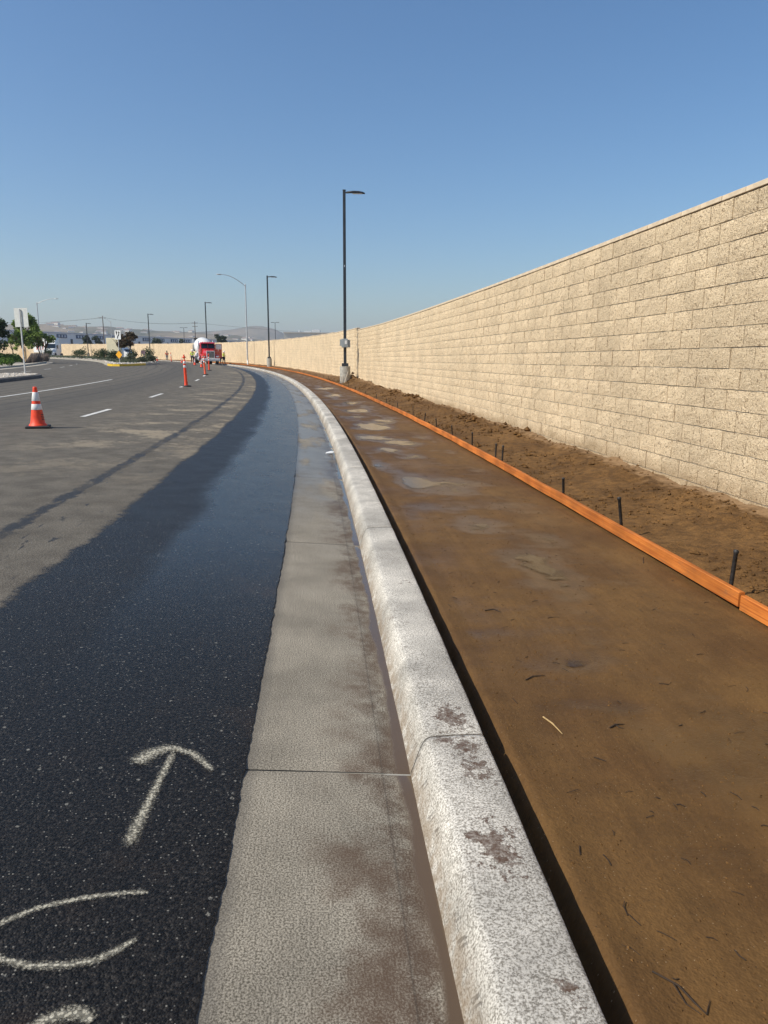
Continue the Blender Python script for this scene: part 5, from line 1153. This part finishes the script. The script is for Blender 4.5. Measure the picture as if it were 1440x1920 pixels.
# cream box truck behind the median planting
e = tag(empty('box_truck', (-49.6, 137, G(136)+0.32), -0.1), 'cream box truck with a yellow logo, half hidden behind the median shrubs', 'truck')
bd = MB().box((0, 2.4, 2.3), (2.5, 4.0, 2.9), bev=.05).build('cargo_box', M['cream'], e)
MB().lathe([(.42, 0), (.42, .01), (.38, .015)], c=(-.2, .395, 2.95), n=18, axis=Matrix.Rotation(math.pi/2, 4, 'X')).build('logo', plain('logo_yellow', (.75, .55, .04), .5), bd)
m_ = MB()
for dx in (-.45, -.2, .1): m_.box((dx, .385, 2.05), (.16, .015, .2))
m_.build('lettering', M['dark'], bd)
MB().box((0, .36, 2.3), (2.3, .02, 2.6)).build('rear_door', M['cream'], bd)
loft([(4.5, rsec(2.1, .5, 2.5, .1)), (5.6, rsec(2.1, .5, 2.3, .1)), (6.3, rsec(2.0, .5, 1.4, .1))]).build('cab', M['white'], e)
MB().box((0, 3.2, .7), (1.2, 6, .25)).build('chassis', M['dark'], e)
for sx in (-1, 1):
    for y in (1.6, 5.3): wheel(e, sx*.95, y, .45, .35)
    MB().box((sx*1.0, .38, .95), (.25, .05, .14)).build('tail_light', M['red'], e)
e = tag(empty('parked_van', (-46.2, 138, G(138)+0.32), 1.2), 'white van partly hidden behind the reddish median tree', 'van')
loft([(0, rsec(1.9, .4, 1.0, .1)), (.9, rsec(1.95, .35, 1.25, .1)), (1.7, rsec(1.95, .35, 2.1, .15, 1.75)), (5.0, rsec(1.95, .35, 2.15, .15, 1.8))]).build('body', M['white'], e)
MB().add([(-.75, .92, 1.30), (.75, .92, 1.30), (.70, 1.60, 1.98), (-.70, 1.60, 1.98)], [(0, 1, 2, 3)]).build('windshield', M['glass'], e)
for sx in (-1, 1):
    MB().box((sx*.955, 2.6, 1.62), (.03, 1.1, .5)).build('side_window', M['glass'], e)
    for y in (1.0, 4.1): wheel(e, sx*.85, y, .34, .22)
    MB().box((sx*.7, .02, .8), (.3, .06, .18)).build('headlight', M['lamp'], e)

# ================================================================ PEOPLE
def skin_obj(name, verts, edges, radii, mat, parent, sub=1):
    me = bpy.data.meshes.new(name); me.from_pydata(verts, edges, []); o = link(name, me, parent, mat)
    bm = bmesh.new(); bm.from_mesh(me); ly = bm.verts.layers.skin.verify(); bm.verts.ensure_lookup_table()
    for i, v in enumerate(bm.verts):
        r = radii[i]; v[ly].radius = (r, r) if not hasattr(r, '__len__') else r; v[ly].use_root = (i == 0)
    bm.to_mesh(me); bm.free()
    sk = o.modifiers.new('skin', 'SKIN'); sk.use_smooth_shade = True
    sb = o.modifiers.new('sub', 'SUBSURF'); sb.levels = sub; sb.render_levels = sub
    return o
def person(loc, rz, label, vest, lean=0.0, armL=None, armR=None, legs=((-.11, 0.0), (.11, 0.0)), trousers='denim', hat='white'):
    """faces -Y locally; lean bends the trunk forward; arms given as elbow, wrist points"""
    e = tag(empty('person', loc, rz), label, 'person')
    hip = Vector((0, 0, .93)); cl, sl = math.cos(lean), math.sin(lean)
    def up(x, y, z): # trunk point relative to the hip
        return hip + Vector((x, y*cl - z*sl, z*cl + y*sl))
    V = []; E = []; Rr = []
    def add(p, r, par=None):
        V.append(tuple(p)); Rr.append(r); i = len(V)-1
        if par is not None: E.append((par, i))
        return i
    pel = add(hip, (.15, .11)); bel = add(up(0, 0, .18), (.145, .105), pel); chest = add(up(0, 0, .40), (.165, .115), bel); nk = add(up(0, .01, .55), .062, chest); hb = add(up(0, -.01, .64), .075, nk); hm = add(up(0, -.015, .72), .098, hb); ht = add(up(0, .0, .80), .075, hm)
    nose_ = add(up(0, -.105, .70), .014, hm)
    for sx, A_ in ((-1, armL), (1, armR)):
        sh = add(up(sx*.19, 0, .47), .062, chest)
        el, wr = A_ if A_ else ((sx*.27, .02, .20), (sx*.28, -.06, -.05))
        ei = add(up(*el), .046, sh); wi = add(up(*wr), .032, ei); d_ = (Vector(up(*wr)) - Vector(up(*el))).normalized(); sd = d_.cross(Vector((0, 1, 0.2))).normalized(); nn_ = d_.cross(sd)
        pm_ = add(Vector(V[wi]) + d_*.06, .036, wi)
        for k in range(4): # fingers
            f0 = add(Vector(V[pm_]) + d_*.045 + sd*(.03 - .02*k), .010, pm_); f1 = add(Vector(V[f0]) + d_*(.04 - .005*abs(k-1.3)) - nn_*.012, .008, f0)
        t0 = add(Vector(V[wi]) + d_*.04 + sd*.045, .011, wi); add(Vector(V[t0]) + d_*.04, .009, t0)
    LV = []
    for sx, (fx, fy) in zip((-1, 1), legs):
        hj = add(hip + Vector((sx*.10, 0, -.06)), .095, pel); kn = add(Vector((sx*.11 + (fx - sx*.11)*.5, fy*.5 - .04, .50)), .062, hj); an = add(Vector((fx, fy + .02, .09)), .042, kn); to = add(Vector((fx, fy - .13, .045)), .036, an); LV.append((hj, kn, an, to))
    skin_obj('body', V, E, Rr, M['skin'], e)
    def sub_skin(name, idx_edges, grow, mat):
        ids = []; ed = []
        for a, b in idx_edges:
            for q in (a, b):
                if q not in ids: ids.append(q)
            ed.append((ids.index(a), ids.index(b)))
        rr = [tuple(x*grow + .012 for x in Rr[i]) if hasattr(Rr[i], '__len__') else Rr[i]*grow + .012 for i in ids]
        return skin_obj(name, [V[i] for i in ids], ed, rr, mat, e)
    arms_e = []
    ia = [i for i in range(len(V))]
    shL = 8; # first shoulder index
    shR = shL + 1 + 1 + 1 + 1 + 8 + 2
    sub_skin('vest', [(pel, bel), (bel, chest), (chest, shL), (chest, shR), (shL, shL+1), (shR, shR+1)], 1.12, M[vest])
    sub_skin('trousers', [(pel, LV[0][0]), (pel, LV[1][0]), (LV[0][0], LV[0][1]), (LV[0][1], LV[0][2]), (LV[1][0], LV[1][1]), (LV[1][1], LV[1][2])], 1.15, M[trousers])
    for l in LV: sub_skin('boot', [(l[2], l[3])], 1.25, M['dark'])
    hp_ = up(0, -.01, .745); m_ = MB(); m_.lathe([(.155, -.01), (.15, .012), (.122, .02), (.118, .07), (.085, .115), (.03, .13)], c=hp_, n=14, axis=Matrix.Rotation(lean, 4, 'X')); m_.build('hard_hat' if hat != 'hair' else 'hair', M[hat], e)
    for sx in (-1, 1): MB().lathe([(.012, 0), (.012, .006), (.004, .012)], c=up(sx*.036, -.098, .725), n=6, axis=Matrix.Rotation(math.pi/2, 4, 'X')).build('eye', M['dark'], e)
    MB().box(up(0, -.095, .655), (.05, .012, .012)).build('mouth', M['rail'], e)
    m_ = MB()
    for z in (.10, .36):
        w_ = .20 if z > .3 else .185; m_.lathe([(w_, -.02), (w_+.006, 0), (w_, .02)], c=up(0, 0, z), n=16, axis=Matrix.Rotation(lean, 4, 'X') @ Matrix.Diagonal((1, .76, 1, 1)))
    m_.build('reflective_band', M['reflect'], e)
    return e
person(PZ(105.4, -3.6, 0.01), 0.3, 'worker in a yellow shirt standing at the left side of the mixer truck', 'hivis', 0.12, armR=((.30, -.12, .24), (.42, -.30, .18)), legs=((-.14, .05), (.15, -.12)))
person(PZ(108, 1.1, 0.06), 1.2, 'worker in a yellow shirt beside the open truck door, right one', 'hivis', 0.1, armL=((-.28, -.12, .22), (-.22, -.34, .22)), legs=((-.13, .10), (.13, -.12)))
person(PZ(106.6, 0.45, 0.06), -1.0, 'worker in a yellow shirt close to the open truck door, left one, half hidden', 'hivis', 0.28, armR=((.28, -.14, .2), (.2, -.38, .12)), legs=((-.13, 0), (.13, -.1)))
person(PZ(141.5, 0.9, 0.06), 0.5, 'worker in an orange shirt by the far wall, arms bent', 'hivis_o', 0.15, armL=((-.32, -.05, .26), (-.14, -.22, .14)), armR=((.32, -.05, .26), (.14, -.22, .14)), trousers='grey_box', hat='hair')
